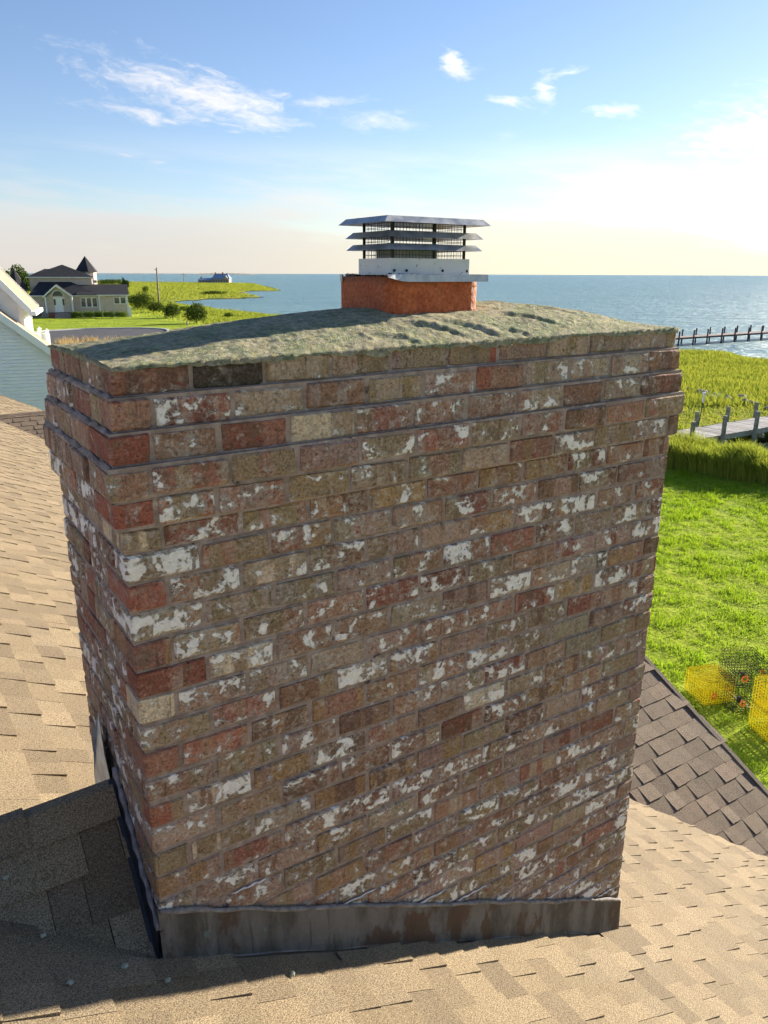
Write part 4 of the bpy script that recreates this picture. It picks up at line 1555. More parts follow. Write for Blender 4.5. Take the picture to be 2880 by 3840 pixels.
# shaggy strip of beach grass on the bank at the left shore
n = 26000
t = RNG.random(n)
bk = np.array([(-12, 128), (-20, 140), (-27, 150), (-38, 168), (-48, 188), (-60, 215), (-72, 240)])
seg = np.minimum((t * 6).astype(int), 5)
b0 = bk[seg] + (bk[seg + 1] - bk[seg]) * (t * 6 - seg)[:, None]
b0 += RNG.normal(0, 1, (n, 2)) * np.array([7, 4])
keep = sdist(b0[:, 0], b0[:, 1], SHORE) > .8
b0 = b0[keep]
tag(blades('bank_grass', np.stack([b0[:, 0], b0[:, 1], ground_z(b0[:, 0], b0[:, 1])], 1), (.5 + .6 * np.clip(fbm(b0[:, 0] / 4, b0[:, 1] / 4, 97), 0, 1)) * RNG.uniform(.6, 1.2, len(b0)), .2, .6,
           M_REED), 'rough green grass on the bank along the left shore', 'grass', kind='stuff')


# ------------------------------------------------------------------ BUSHES AND TREES
def m_leaf(ca, cb):
    def fn(n):
        g = n.t.nodes.new('ShaderNodeNewGeometry')
        c = n.mix(g.outputs['Random Per Island'], ca, cb)
        d = n('BsdfDiffuse', Color=c)
        t = n('BsdfTranslucent', Color=n.mix(1.0, c, (1.2, 1.2, .7), 'MULTIPLY'))
        return n('MixShader', i0=.3, i1=d, i2=t)
    return fn


M_LEAF = material('leaf_dark', m_leaf((0.045, 0.078, 0.020), (0.115, 0.155, 0.038)))
M_LEAF2 = material('leaf_green', m_leaf((0.080, 0.135, 0.022), (0.190, 0.245, 0.045)))
M_CEDAR = material('leaf_cedar', m_leaf((0.028, 0.050, 0.020), (0.065, 0.090, 0.030)))
M_BARK = simple('bark', (0.11, 0.085, 0.065), .95, 0, .3, 20, .5, 60)


def leaf_quads(blobs, n, size, seed):
    r = np.random.default_rng(seed)
    C = np.array([b[:3] for b in blobs], float)
    S = np.array([b[3:6] for b in blobs], float)
    vol = S.prod(1)
    k = r.choice(len(blobs), n, p=vol / vol.sum())
    d = r.normal(size=(n, 3))
    d /= np.linalg.norm(d, axis=1)[:, None]
    rad = r.random(n) ** .33 * (.72 + .4 * r.random(n))
    rad *= .85 + .35 * fbm(d[:, 0] * 2.1 + k, d[:, 2] * 2.1 + d[:, 1], seed + 5)
    p = C[k] + d * rad[:, None] * S[k]
    a = r.normal(size=(n, 3))
    a /= np.linalg.norm(a, axis=1)[:, None]
    b = np.cross(a, r.normal(size=(n, 3)))
    b /= np.linalg.norm(b, axis=1)[:, None]
    s = size * r.uniform(.6, 1.4, n)[:, None]
    V_ = np.stack([p - a * s * .5, p + b * s * .32, p + a * s * .5, p - b * s * .32], 1).reshape(-1, 3)
    return V_, np.arange(n * 4).reshape(-1, 4)


def plant(name, base, blobs, n, size, mat, label, cat, seed, trunk=None, group=None):
    e = empty(name, base)
    tag(e, label, cat, group)
    V_, F_ = leaf_quads(blobs, n, size, seed)
    mesh_np('crown' if cat == 'tree' else 'foliage', V_, F_, mat, e)
    if trunk:
        for i, tr in enumerate(trunk):
            mb = MB()
            mb.tube(tr[0], tr[1], 7)
            mb.build('trunk' if i == 0 else 'limb', M_BARK, e, smooth=True)
    return e


def stem(h, r=.08):
    return [([(0, 0, -.1), (.03, .02, h * .4), (0, .05, h * .8)], [r, r * .7, r * .3])]


def gbase(px, py, z=0.0):
    p = on_z(px, py, z)
    return (p[0], p[1], float(ground_z(np.array([p[0]]), np.array([p[1]]))[0]))


def bush_at(px, py, w, h, label, seed, mat=M_LEAF, n=1500, size=.22):
    b = gbase(px, py, -.2)
    bl = [(0, 0, h * .5, w * .5, w * .5, h * .5), (-w * .22, .1, h * .4, w * .34, w * .3, h * .42), (w * .22, -.1, h * .42, w * .32, w * .3, h * .45), (.05 * w, .1, h * .72, w * .28, w * .3, h * .3)]
    return plant('bush', b, bl, n, size, mat, label, 'bush', seed, stem(h, .07), 'bushes along the left shore')


bush_at(738, 1218, 3.7, 3.2, 'dense round dark bush at the end of the sunlit lawn', 201, n=2600)
bush_at(646, 1197, 3.5, 2.6, 'bush left of the round dark bush on the lawn edge', 202, M_LEAF, 1900)
bush_at(588, 1176, 3.6, 2.2, 'low bush at the foot of the leaning utility pole', 203, M_LEAF, 1800)
bush_at(535, 1165, 5.6, 3.9, 'broad dark bush left of the leaning utility pole', 204, M_LEAF, 2600, .26)
bush_at(690, 1156, 4.2, 1.4, 'low green shrub on the bank right of the utility pole', 205, M_LEAF2, 1300)
bush_at(858, 1176, 2.2, 1.1, 'small rounded bush alone at the water edge', 206, M_LEAF2, 700)
bush_at(500, 1128, 7.0, 2.6, 'shrub thicket behind the cream house wing', 207, M_LEAF2, 2000, .3)
bush_at(420, 1062, 30, 4.0, 'dark far thicket on the marsh left of the bay', 208, M_LEAF, 1600, .9)
bush_at(800, 1097, 12, 1.6, 'low dark shrub patch out on the marsh point', 209, M_LEAF, 800, .5)
# leaning bare-ish shrub and cedar beside the house
b = gbase(470, 1112, 0)
plant('cedar_tree', (b[0], b[1], 0), [(0, 0, 2.4, 1.0, 1.0, 1.6), (.5, .2, 4.2, 1.2, .9, 1.0), (-.4, 0, 3.4, 1.0, .9, 1.0), (.9, .1, 3.3, .9, .7, .6), (-.2, 0, 5.3, .6, .5, .7)], 2200, .28, M_CEDAR,
      'ragged windswept cedar at the right end of the cream house', 'tree', 221, [([(0, 0, -.1), (.1, 0, 2), (.2, .1, 5)], [.18, .13, .04]), ([(.1, 0, 2), (.8, .1, 3.2)], [.07, .02])])
b = gbase(548, 1112, -.5)
plant('young_tree', (b[0], b[1], b[2]), [(0, 0, 2.6, 1.3, 1.0, 1.0), (.4, .1, 3.5, .9, .8, .8), (-.5, 0, 3.2, .8, .8, .7)], 700, .26, M_LEAF2,
      'thin leaning young tree left of the utility pole', 'tree', 223, [([(0, 0, -.1), (-.2, 0, 1.4), (.2, .1, 3.3)], [.09, .06, .02])])
# trees behind the cream house, at the picture's left edge
for (px, Y, w, h, lab, sd2, mt) in ((20, 172, 9.5, 8.2, 'bright green leafy tree at the left edge behind the white house', 231, M_LEAF2),
                                    (78, 186, 9.5, 9.6, 'tall dark airy tree behind the left turret of the cream house', 232, M_LEAF),
                                    (-60, 180, 11, 9.0, 'leafy tree mostly cut off by the left edge of the picture', 233, M_LEAF2)):
    p = on_plane_y(px, 1180, Y)
    bl = [(0, 0, h * .55, w * .36, w * .36, h * .3), (-w * .26, 0, h * .5, w * .24, w * .24, h * .22), (w * .27, .3, h * .47, w * .24, w * .24, h * .2), (w * .05, 0, h * .8, w * .22, w * .22, h * .18), (w * .2, 0, h * .68, w * .2, w * .2, h * .14), (-w * .2, 0, h * .7, w * .18, w * .2, h * .14)]
    plant('tree', (p[0], Y, 0), bl, 3800, .42, mt, lab, 'tree', sd2, [([(0, 0, -.2), (.1, 0, h * .35), (0, .1, h * .8)], [.3, .22, .06]), ([(.1, 0, h * .35), (w * .25, 0, h * .6)], [.14, .04]), ([(.1, 0, h * .32), (-w * .25, 0, h * .58)], [.13, .04])])

# ------------------------------------------------------------------ CREAM HOUSE on the left
HY = 136.0
def hp(cx, cy):                                            # crop pixel of the enlarged photograph -> x,z on the house front
    p = on_plane_y(cx * .339, 950 + cy * .339, HY)
    return p[0], p[2]


HX0 = hp(650, 700)[0]
ch = empty('cream_house', (HX0, HY, 0), R(19))
tag(ch, 'cream house with dark hip roofs, pointed turrets and white arched entrance', 'house')
M_CREAM = simple('cream_siding', (0.54, 0.44, 0.37), .8, 0, .08, 2)
M_WHITE = simple('white_trim', (0.74, 0.73, 0.70), .5, 0, .05, 3)
M_DROOF = simple('dark_shingle', (0.030, 0.031, 0.036), .9, 0, .25, 3, .3, 12)
M_GLASS = simple('window_glass', (0.035, 0.045, 0.05), .08, 0, .2, 2, 0, 1, .8)
M_BRICKP = simple('porch_brick', (0.20, 0.085, 0.060), .9, 0, .25, 9)
M_STEP = simple('step_stone', (0.30, 0.25, 0.21), .9)
M_DOORW = simple('door_white', (0.78, 0.77, 0.74), .5, 0, .04, 4)


def hx(cx): return hp(cx, 500)[0] - HX0
def hz(cy): return hp(650, cy)[1]


def part_box(name, x0, x1, z0, z1, y0, y1, mat, parent=ch):
    mb = MB()
    mb.box((x0, y0, z0), (x1, y1, z1))
    return mb.build(name, mat, parent)


zg = 0.0
z_e = hz(465)
part_box('wall', hx(372), hx(1072), zg, z_e, 0, 9, M_CREAM)
part_box('wing_wall', hx(1072), hx(1372), zg, hz(462), -.25, 8, M_CREAM)
part_box('upper_wall', hx(352), hx(1008), z_e, hz(262), 3.5, 10, M_CREAM)


def hip(name, x0, x1, y0, y1, z0, xa, xb, ya, yb, z1, ov=.45, ft=.16):
    """hip roof with ridge (xa,ya)-(xb,yb), plus a white fascia"""
    mb = MB()
    e = [(x0 - ov, y0 - ov, z0), (x1 + ov, y0 - ov, z0), (x1 + ov, y1 + ov, z0), (x0 - ov, y1 + ov, z0)]
    r0, r1 = (xa, ya, z1), (xb, yb, z1)
    mb.poly([e[0], e[1], r1, r0])
    mb.poly([e[1], e[2], r1])
    mb.poly([e[2], e[3], r0, r1])
    mb.poly([e[3], e[0], r0])
    o = mb.build(name, M_DROOF, ch)
    mb = MB()
    for a, b in zip(e, e[1:] + e[:1]):
        mb.poly([(a[0], a[1], z0 - ft), (b[0], b[1], z0 - ft), (b[0], b[1], z0), (a[0], a[1], z0)])
    mb.poly([(p[0], p[1], z0 - ft + .01) for p in e][::-1])
    mb.build('fascia', M_WHITE, o)
    return o


hip('lower_roof', hx(372), hx(1072), 0, 9, z_e, hx(478), hx(700), 4.5, 4.5, hz(280))
hip('upper_roof', hx(352), hx(1002), 3.5, 10, hz(262), hx(692), hx(708), 6.7, 6.8, hz(122))
hip('upper_roof', hx(352), hx(640), 4.5, 11, hz(262), hx(505), hx(590), 7.5, 7.5, hz(170))
mb = MB()                                                   # wing: gable roof, ridge across
x0, x1, zr, ze = hx(835), hx(1390), hz(345), hz(460)
mb.poly([(x0, -.7, ze), (x1, -.7, ze), (x1, 3.8, zr), (x0, 3.8, zr)])
mb.poly([(x1, 8.4, ze), (x0, 8.4, ze), (x0, 3.8, zr), (x1, 3.8, zr)])
mb.poly([(x1 - .3, -.25, ze), (x1 - .3, 8, ze), (x1 - .3, 3.8, zr - .1)])
wr = mb.build('wing_roof', M_DROOF, ch)
part_box('fascia', hx(1050), hx(1390), ze - .15, ze, -.72, -.66, M_WHITE, wr)
# entrance gable
ax, ex0, ex1 = hx(635), hx(490), hx(803)
za, zl = hz(352), hz(482)
mb = MB()
mb.extrude([(hx(520), hz(650)), (hx(787), hz(650)), (hx(787), zl - .1), (ax, za - .25), (hx(520), zl - .1)], -1.0, 0.02)
mb.build('entrance_wall', M_CREAM, ch)
mb = MB()
for (xa, xb) in ((ex0, ax), (ex1, ax)):
    mb.add([(xa, -1.5, zl), (xb, -1.5, za), (xb, 3, za), (xa, 3, zl), (xa, -1.5, zl + .12), (xb, -1.5, za + .14), (xb, 3, za + .14), (xa, 3, zl + .12)],
           [(0, 1, 2, 3), (7, 6, 5, 4), (4, 5, 1, 0), (5, 6, 2, 1), (6, 7, 3, 2), (7, 4, 0, 3)])
er = mb.build('entrance_roof', M_DROOF, ch)
for (xa, xb) in ((ex0, ax), (ex1, ax)):
    mb = MB()
    mb.add([(xa, -1.56, zl - .2), (xb, -1.56, za - .22), (xb, -1.56, za + .12), (xa, -1.56, zl + .1), (xa, -1.49, zl - .2), (xb, -1.49, za - .22), (xb, -1.49, za + .12), (xa, -1.49, zl + .1)],
           [(0, 1, 2, 3), (7, 6, 5, 4), (4, 5, 1, 0), (3, 2, 6, 7)])
    mb.build('rake_board', M_WHITE, er)
for cx in (517, 786):
    mb = MB()
    x = hx(cx)
    mb.tube([(x, -1.35, hz(655)), (x, -1.35, hz(640)), (x, -1.35, hz(500)), (x, -1.35, hz(480))], [.20, .15, .14, .19], 10)
    mb.build('porch_column', M_WHITE, ch)
part_box('porch_base', hx(535), hx(595), 0, hz(655), -2.2, -.9, M_BRICKP)
part_box('porch_base', hx(762), hx(806), 0, hz(655), -2.2, -.9, M_BRICKP)
part_box('porch_floor', hx(540), hx(800), hz(655) - .12, hz(655) + .004, -1.7, 0.0, M_STEP)
zs_ = hz(655)
for i in range(5):
    part_box('step', hx(597), hx(760), 0, zs_ * (1 - (i + .6) / 5.6), -1.7 - .28 * i - .28, -1.7 - .28 * i, M_STEP)
door = part_box('door', hx(603), hx(690), hz(648), hz(494), -1.06, -1.0, M_DOORW)
for cx in (607, 694):
    part_box('sidelight', hx(cx - 8), hx(cx + 10), hz(570), hz(505), -1.085, -1.062, M_GLASS, door)
part_box('door_frame', hx(594), hx(712), hz(497), hz(484), -1.09, -1.0, M_WHITE, door)
mb = MB()
arc = [(hx(645) + (hx(700) - hx(645)) * math.cos(a), hz(470) + (hz(415) - hz(470)) * math.sin(a)) for a in np.linspace(0, math.pi, 14)]
mb.extrude(arc[::-1], -1.08, -1.03)
aw = mb.build('arched_window', M_GLASS, ch)
mb = MB()
for s0, s1 in zip(arc, arc[1:]):
    c0 = (hx(645), hz(470))
    o0 = [(c0[0] + (p[0] - c0[0]) * 1.14, c0[1] + (p[1] - c0[1]) * 1.14) for p in (s0, s1)]
    mb.add([(s0[0], -1.1, s0[1]), (s1[0], -1.1, s1[1]), (o0[1][0], -1.1, o0[1][1]), (o0[0][0], -1.1, o0[0][1])], [(0, 1, 2, 3)])
mb.build('window_frame', M_WHITE, aw)


def window(cx0, cx1, cy0, cy1, panes, y=-.04, parent=ch):
    f = part_box('window', hx(cx0), hx(cx1), hz(cy1), hz(cy0), y - .06, y, M_WHITE, parent)
    w = (cx1 - cx0) / panes
    for i in range(panes):
        part_box('pane', hx(cx0 + w * i + w * .13), hx(cx0 + w * (i + 1) - w * .13), hz(cy1 - 9), hz(cy0 + 9), y - .075, y - .058, M_GLASS, f)
    return f


window(870, 1050, 488, 602, 3)
window(1222, 1358, 483, 568, 2, -.28)
window(1020, 1062, 297, 332, 1, 3.2)
for cx in (1068, 1368):
    part_box('corner_board', hx(cx - 9), hx(cx + 9), 0, hz(466), -.33, -.255, M_WHITE)
part_box('lamp', hx(728), hx(745), hz(540), hz(508), -1.12, -1.0, simple('lamp_glass', (.6, .5, .36), .3))
part_box('lamp', hx(556), hx(572), hz(532), hz(505), -1.12, -1.0, simple('lamp_glass', (.6, .5, .36), .3))
# turrets
for (cx, wy0, capx, capy, basey, rw) in ((1028, 335, 925, 50, 224, 48), (228, 500, 150, 168, 398, 115)):
    pass


def turret(cx, y, r, zb_, zw, zt, n=8):
    mb = MB()
    mb.tube([(cx, y, zb_), (cx, y, zw)], r, n)
    w = mb.build('turret', M_CREAM, ch)
    mb = MB()
    base = [(cx + (r + .3) * math.cos(2 * math.pi * k / n + .2), y + (r + .3) * math.sin(2 * math.pi * k / n + .2), zw) for k in range(n)]
    for k in range(n):
        mb.poly([base[k], base[(k + 1) % n], (cx, y, zt)])
    mb.poly(base[::-1])
    mb.build('turret_roof', M_DROOF, w)


turret(hx(952), 8.5, hx(1062) - hx(952), 0, hz(222) + .3, hz(48) + .5)
turret(hx(212), 3.0, hx(320) - hx(212), 0, hz(400), hz(165))
part_box('white_gate', hx(1378), hx(1402), 0, hz(598), -.5, 0, M_WHITE)

# clipped hedges in front
hedges = [(372, 540, 635, 722, 'long dark clipped hedge left of the porch steps'), (850, 975, 630, 708, 'clipped hedge just right of the porch steps'),
          (985, 1095, 628, 705, 'second clipped hedge right of the porch below the triple window'), (1100, 1190, 625, 700, 'narrow clipped hedge at the corner of the cream house wing'),
          (1200, 1320, 636, 700, 'clipped hedge below the double window of the wing'), (1322, 1455, 630, 697, 'clipped hedge at the far right end of the cream house')]
for i, (a, b, c, d, lab) in enumerate(hedges):
    x0, x1 = hp(a, d)[0], hp(b, d)[0]
    h = 1.25 if i else 1.35
    w = x1 - x0
    bl = [(w * t, 0, h * .5, w * .22, .7, h * .52) for t in (-.34, -.12, .12, .34)]
    plant('hedge', ((x0 + x1) / 2, HY - 2.3 - (.6 if i == 0 else 0), 0), bl, 1000, .17, M_LEAF2 if i else M_LEAF, lab, 'hedge', 300 + i, None, 'hedges before the cream house')

# ------------------------------------------------------------------ WHITE NEIGHBOUR HOUSE, far left
NROT = R(19.4)
NB0 = on_plane_y(60, 1300, 27.0)
nb = empty('white_house', (NB0[0], NB0[1], 0), NROT)
tag(nb, 'white lap-sided house with steep gables at the left edge', 'house')
M_SIDE = simple('white_siding', (0.93, 0.93, 0.93), .55, 0, .03, 3)
M_TRIMW = simple('white_board', (0.88, 0.88, 0.88), .5, 0, .03, 3)
M_NROOF = simple('neighbour_shingle', (0.32, 0.25, 0.18), .9, 0, .2, 6)
N_U = np.array([math.cos(NROT), math.sin(NROT), 0])
N_V = np.array([-math.sin(NROT), math.cos(NROT), 0])
N_O = np.array([NB0[0], NB0[1], 0])


def np_(cx, cy, yl=0.0):
    """enlarged-photo pixel -> (x, z) on the house's own vertical plane at depth yl"""
    d = pix_dir(cx * .339, 950 + cy * .339)
    o = N_O + N_V * yl
    t = ((o - CAMP) @ N_V) / (d @ N_V)
    X = CAMP + d * t
    return (X - N_O) @ N_U, X[2]


# lower gable: rake passes (0,700)-(580,1105)
xa, za_ = np_(0, 700)
xb, zb_ = np_(580, 1105)
sl = (zb_ - za_) / (xb - xa)
x_right = np_(640, 1105)[0]
apex_x = xa - 3.2
GD = .75
rake_z = lambda x: za_ + sl * (abs(x - apex_x) - (xa - apex_x))
x_left = 2 * apex_x - x_right
wall = part_box('garage_wall', x_left, x_right, 0, rake_z(x_right) - .02, .05, GD, M_SIDE, nb)
mb = MB()
mb.extrude([(x_left, rake_z(x_right) - .02), (x_right, rake_z(x_right) - .02), (apex_x, rake_z(apex_x) - .05)], .05, GD)
mb.build('gable_wall', M_SIDE, nb)
LAP = .117
k = int((rake_z(apex_x) - 1.2) / LAP)
for i in range(k):
    z0 = 1.2 + i * LAP
    z1 = z0 + LAP
    half0 = min(x_right - apex_x, (rake_z(apex_x) - z0) / -sl)
    half1 = min(x_right - apex_x, (rake_z(apex_x) - z1) / -sl)
    if half1 < .2:
        break
    mb = MB()
    l0, l1, r0, r1 = apex_x - half0, apex_x - half1, apex_x + half0, apex_x + half1
    mb.add([(l0, -.008, z0), (r0, -.008, z0), (r1, .030, z1 - .016), (l1, .030, z1 - .016), (l0, .049, z0), (r0, .049, z0), (r1, .049, z1 - .016), (l1, .049, z1 - .016)],
           [(0, 1, 2, 3), (4, 5, 1, 0), (1, 5, 6, 2), (4, 0, 3, 7), (3, 2, 6, 7)])
    mb.build('siding_board', M_SIDE, wall)
mb = MB()
for sgn in (1, -1):
    e = apex_x + sgn * (x_right + .35 - apex_x)
    mb.add([(apex_x, -.2, rake_z(apex_x) + .10), (e, -.2, rake_z(e) + .10), (e, GD, rake_z(e) + .10), (apex_x, GD, rake_z(apex_x) + .10),
            (apex_x, -.2, rake_z(apex_x) + .17), (e, -.2, rake_z(e) + .17), (e, GD, rake_z(e) + .17), (apex_x, GD, rake_z(apex_x) + .17)],
           [(0, 1, 2, 3), (7, 6, 5, 4), (4, 5, 1, 0), (5, 6, 2, 1), (6, 7, 3, 2)])
gr = mb.build('garage_roof', M_NROOF, nb)
for sgn in (1, -1):
    mb = MB()
    e = apex_x + sgn * (x_right + .35 - apex_x)
    mb.add([(apex_x, -.26, rake_z(apex_x) - .10), (e, -.26, rake_z(e) - .10), (e, -.26, rake_z(e) + .18), (apex_x, -.26, rake_z(apex_x) + .18),
            (apex_x, -.20, rake_z(apex_x) - .10), (e, -.20, rake_z(e) - .10), (e, -.20, rake_z(e) + .18), (apex_x, -.20, rake_z(apex_x) + .18)],
           [(0, 1, 2, 3), (7, 6, 5, 4), (4, 5, 1, 0), (1, 5, 6, 2), (3, 2, 6, 7), (4, 0, 3, 7)])
    mb.build('rake_board', M_TRIMW, gr)
# upper gable just behind it
UY, UD2 = .8, 3.0
x1u, z1u = np_(232, 560, UY)
x0u, z0u = np_(0, 335, UY)
su = (z1u - z0u) / (x1u - x0u)
apu = x0u - 2.2
ru = lambda x: z0u + su * (abs(x - apu) - (x0u - apu))
xl = 2 * apu - x1u
mb = MB()
mb.extrude([(xl, 0), (x1u, 0), (x1u, ru(x1u)), (apu, ru(apu)), (xl, ru(x1u))], UY, UY + UD2)
uw = mb.build('upper_wall', M_SIDE, nb)
zb0 = np_(0, 960, UY)[1]
for i in range(60):
    z0 = zb0 + i * LAP
    z1 = z0 + LAP
    h0, h1 = min(x1u - apu, (ru(apu) - z0) / -su), min(x1u - apu, (ru(apu) - z1) / -su)
    if h1 < .2: break
    mb = MB()
    mb.add([(apu - h0, UY - .035, z0), (apu + h0, UY - .035, z0), (apu + h1, UY - .013, z1), (apu - h1, UY - .013, z1), (apu - h0, UY - .001, z0), (apu + h0, UY - .001, z0)], [(0, 1, 2, 3), (4, 5, 1, 0)])
    mb.build('siding_board', M_SIDE, uw)
for i in range(26):                                        # boards of the sunny side wall
    z0 = zb0 - .6 + i * LAP
    if z0 + LAP > ru(x1u) - .1: break
    mb = MB()
    mb.add([(x1u + .035, UY, z0), (x1u + .035, UY + UD2, z0), (x1u + .013, UY + UD2, z0 + LAP), (x1u + .013, UY, z0 + LAP), (x1u + .001, UY, z0), (x1u + .001, UY + UD2, z0)], [(0, 1, 2, 3), (4, 5, 1, 0)])
    mb.build('siding_board', M_SIDE, uw)
e = np_(345, 590, UY - .35)[0]
mb = MB()
for sgn in (1, -1):
    ee = apu + sgn * (e - apu)
    mb.add([(apu, UY - .35, ru(apu) + .12), (ee, UY - .35, ru(e) + .12), (ee, UY + UD2 + .3, ru(e) + .12), (apu, UY + UD2 + .3, ru(apu) + .12),
            (apu, UY - .35, ru(apu) + .20), (ee, UY - .35, ru(e) + .20), (ee, UY + UD2 + .3, ru(e) + .20), (apu, UY + UD2 + .3, ru(apu) + .20)],
           [(0, 1, 2, 3), (7, 6, 5, 4), (4, 5, 1, 0), (5, 6, 2, 1), (6, 7, 3, 2)])
ur = mb.build('upper_roof', M_NROOF, nb)
for (y0, dz_) in ((UY - .41, 0), (UY + UD2 + .24, .03)):
    mb = MB()
    mb.add([(apu, y0, ru(apu) - .06), (e, y0, ru(e) - .06), (e, y0, ru(e) + .22 + dz_), (apu, y0, ru(apu) + .22 + dz_), (apu, y0 + .06, ru(apu) - .06), (e, y0 + .06, ru(e) - .06), (e, y0 + .06, ru(e) + .22 + dz_), (apu, y0 + .06, ru(apu) + .22 + dz_)],
           [(0, 1, 2, 3), (7, 6, 5, 4), (4, 5, 1, 0), (1, 5, 6, 2), (3, 2, 6, 7)])
    mb.build('rake_board', M_TRIMW, ur)
mb = MB()
mb.box((e - .02, UY - .42, ru(e) + .02), (e + .13, UY + UD2 + .35, ru(e) + .16))
mb.build('gutter', M_TRIMW, ur)
part_box('corner_board', x1u - .12, x1u + .05, 0, ru(x1u), UY - .07, UY + .05, M_TRIMW, nb)
part_box('corner_board', x1u - .05, x1u + .06, 0, ru(x1u), UY + UD2 - .1, UY + UD2 + .02, M_TRIMW, nb)
part_box('main_wall', x_left, apex_x, 0, rake_z(x_right) - .3, GD + .05, 11, M_SIDE, nb)
# white railing beside it
RY = 4.5
rx, rz_ = np_(470, 1000, RY)
rl = empty('white_railing', tuple(N_O + N_U * rx + N_V * RY), NROT)
tag(rl, 'white railing with capped posts beside the white house', 'railing')
zt = np_(470, 875, RY)[1]
for cx, ct in ((440, 815), (523, 835)):
    x = np_(cx, 900, RY)[0] - rx
    z = np_(cx, ct, RY)[1]
    mb = MB()
    mb.cbox((x - .06, -.06, 0), (x + .06, .06, z - .08), .008)
    mb.cbox((x - .085, -.085, z - .08), (x + .085, .085, z - .04), .01)
    mb.add([(x - .05, -.05, z - .04), (x + .05, -.05, z - .04), (x + .05, .05, z - .04), (x - .05, .05, z - .04), (x, 0, z + .03)], [(0, 1, 4), (1, 2, 4), (2, 3, 4), (3, 0, 4)])
    mb.build('post', M_TRIMW, rl)
x0, x1 = np_(360, 900, RY)[0] - rx, np_(545, 900, RY)[0] - rx
for (za, zb) in ((zt - .06, zt), (zt - .95, zt - .90)):
    mb = MB()
    mb.cbox((x0, -.03, za), (x1, .03, zb), .008)
    mb.build('rail', M_TRIMW, rl)
k = 16
for i in range(k):
    x = x0 + (x1 - x0) * (i + .5) / k
    mb = MB()
    mb.box((x - .035, -.012, zt - .92), (x + .035, .012, zt - .05))
    mb.build('picket', M_TRIMW, rl)

# ------------------------------------------------------------------ POLE, POSTS, FAR HOUSE
M_WOODP = simple('pole_wood', (0.30, 0.24, 0.18), .9, 0, .25, 5)
M_PILE = simple('pile_wood', (0.20, 0.205, 0.17), .9, 0, .35, 5, .4, 30)
M_PILEDARK = simple('wet_pile_wood', (0.10, 0.075, 0.062), .9, 0, .35, 5, .4, 30)
b = gbase(597, 1150, -.4)
top = on_plane_y(587, 1003, b[1])
up_ = empty('utility_pole', b)
tag(up_, 'leaning bare wooden utility pole on the bank before the marsh', 'utility pole')
mb = MB()
mb.tube([(0, 0, -.3), ((top[0] - b[0]) * .5, 0, (top[2] - b[2]) * .5), (top[0] - b[0], 0, top[2] - b[2])], [.24, .20, .16], 9)
mb.build('shaft', M_WOODP, up_, smooth=True)
mb = MB()
mb.cbox((top[0] - b[0] - .55, -.06, top[2] - b[2] - .55), (top[0] - b[0] + .15, .06, top[2] - b[2] - .42), .01)
mb.build('crossarm', M_WOODP, up_)
b2 = on_z(690, 1062, -1.0)
t2 = on_plane_y(690, 1024, b2[1])
fp = empty('distant_pole', (b2[0], b2[1], -1.2))
tag(fp, 'thin distant pole out on the marsh left of the blue-roofed house', 'utility pole')
mb = MB()
mb.tube([(0, 0, 0), (0, 0, t2[2] + 1.2)], .28, 6)
mb.build('shaft', M_WOODP, fp)
mb = MB()
mb.box((-1.4, -.1, t2[2] - .2), (1.4, .1, t2[2] + .15))
mb.build('crossarm', M_WOODP, fp)

post_px = [(703, 1228, 12), (802, 1214, 17), (820, 1214, 17), (862, 1208, 15), (882, 1208, 15), (924, 1205, 13), (940, 1205, 14), (981, 1203, 13), (1001, 1203, 12)]
post_lab = ['short wooden post standing alone on the lawn edge', 'third short post from the lone one, left of its close pair', 'right post of the close pair nearest the dark bush',
            'left post of the middle pair along the shore', 'right post of the middle pair along the shore', 'left post of the third pair along the shore', 'right post of the third pair along the shore',
            'left post of the last pair before the chimney crown', 'right post of the last pair before the chimney crown']
post_lab[1] = 'left post of the close pair nearest the dark bush'
for (px, py, hpx), lab in zip(post_px, post_lab):
    b = gbase(px, py, -.3)
    h = hpx * b[1] / 2922 + .1
    mb = MB()
    r_ = .13
    mb.tube([(0, 0, -.4), (.01, 0, h * .9), (.01, 0, h)], [r_, r_ * .95, r_ * .75], 8)
    tag(mb.build('shore_post', M_WOODP, None, b, smooth=True), lab, 'post', 'posts along the left shore')

FYD = 760.0
fh = empty('blue_roofed_house', (on_plane_y(795, 1058, FYD)[0], FYD, -1.2))
tag(fh, 'large distant house with blue-grey roofs and chimneys on the marsh point', 'house')
fx = lambda px: on_plane_y(px, 1040, FYD)[0] - fh.location.x
fz = lambda py: on_plane_y(795, py, FYD)[2] + 1.2
M_BLUER = simple('blue_roof', (0.20, 0.29, 0.42), .5, 0, .08, .5)
M_FWALL = simple('far_wall', (0.36, 0.33, 0.30), .9, 0, .1, .3)


def fbox(name, a, b, c, d, y0, y1, mat, parent=fh):
    mb = MB()
    mb.box((fx(a), y0, c), (fx(b), y1, d))
    return mb.build(name, mat, parent)


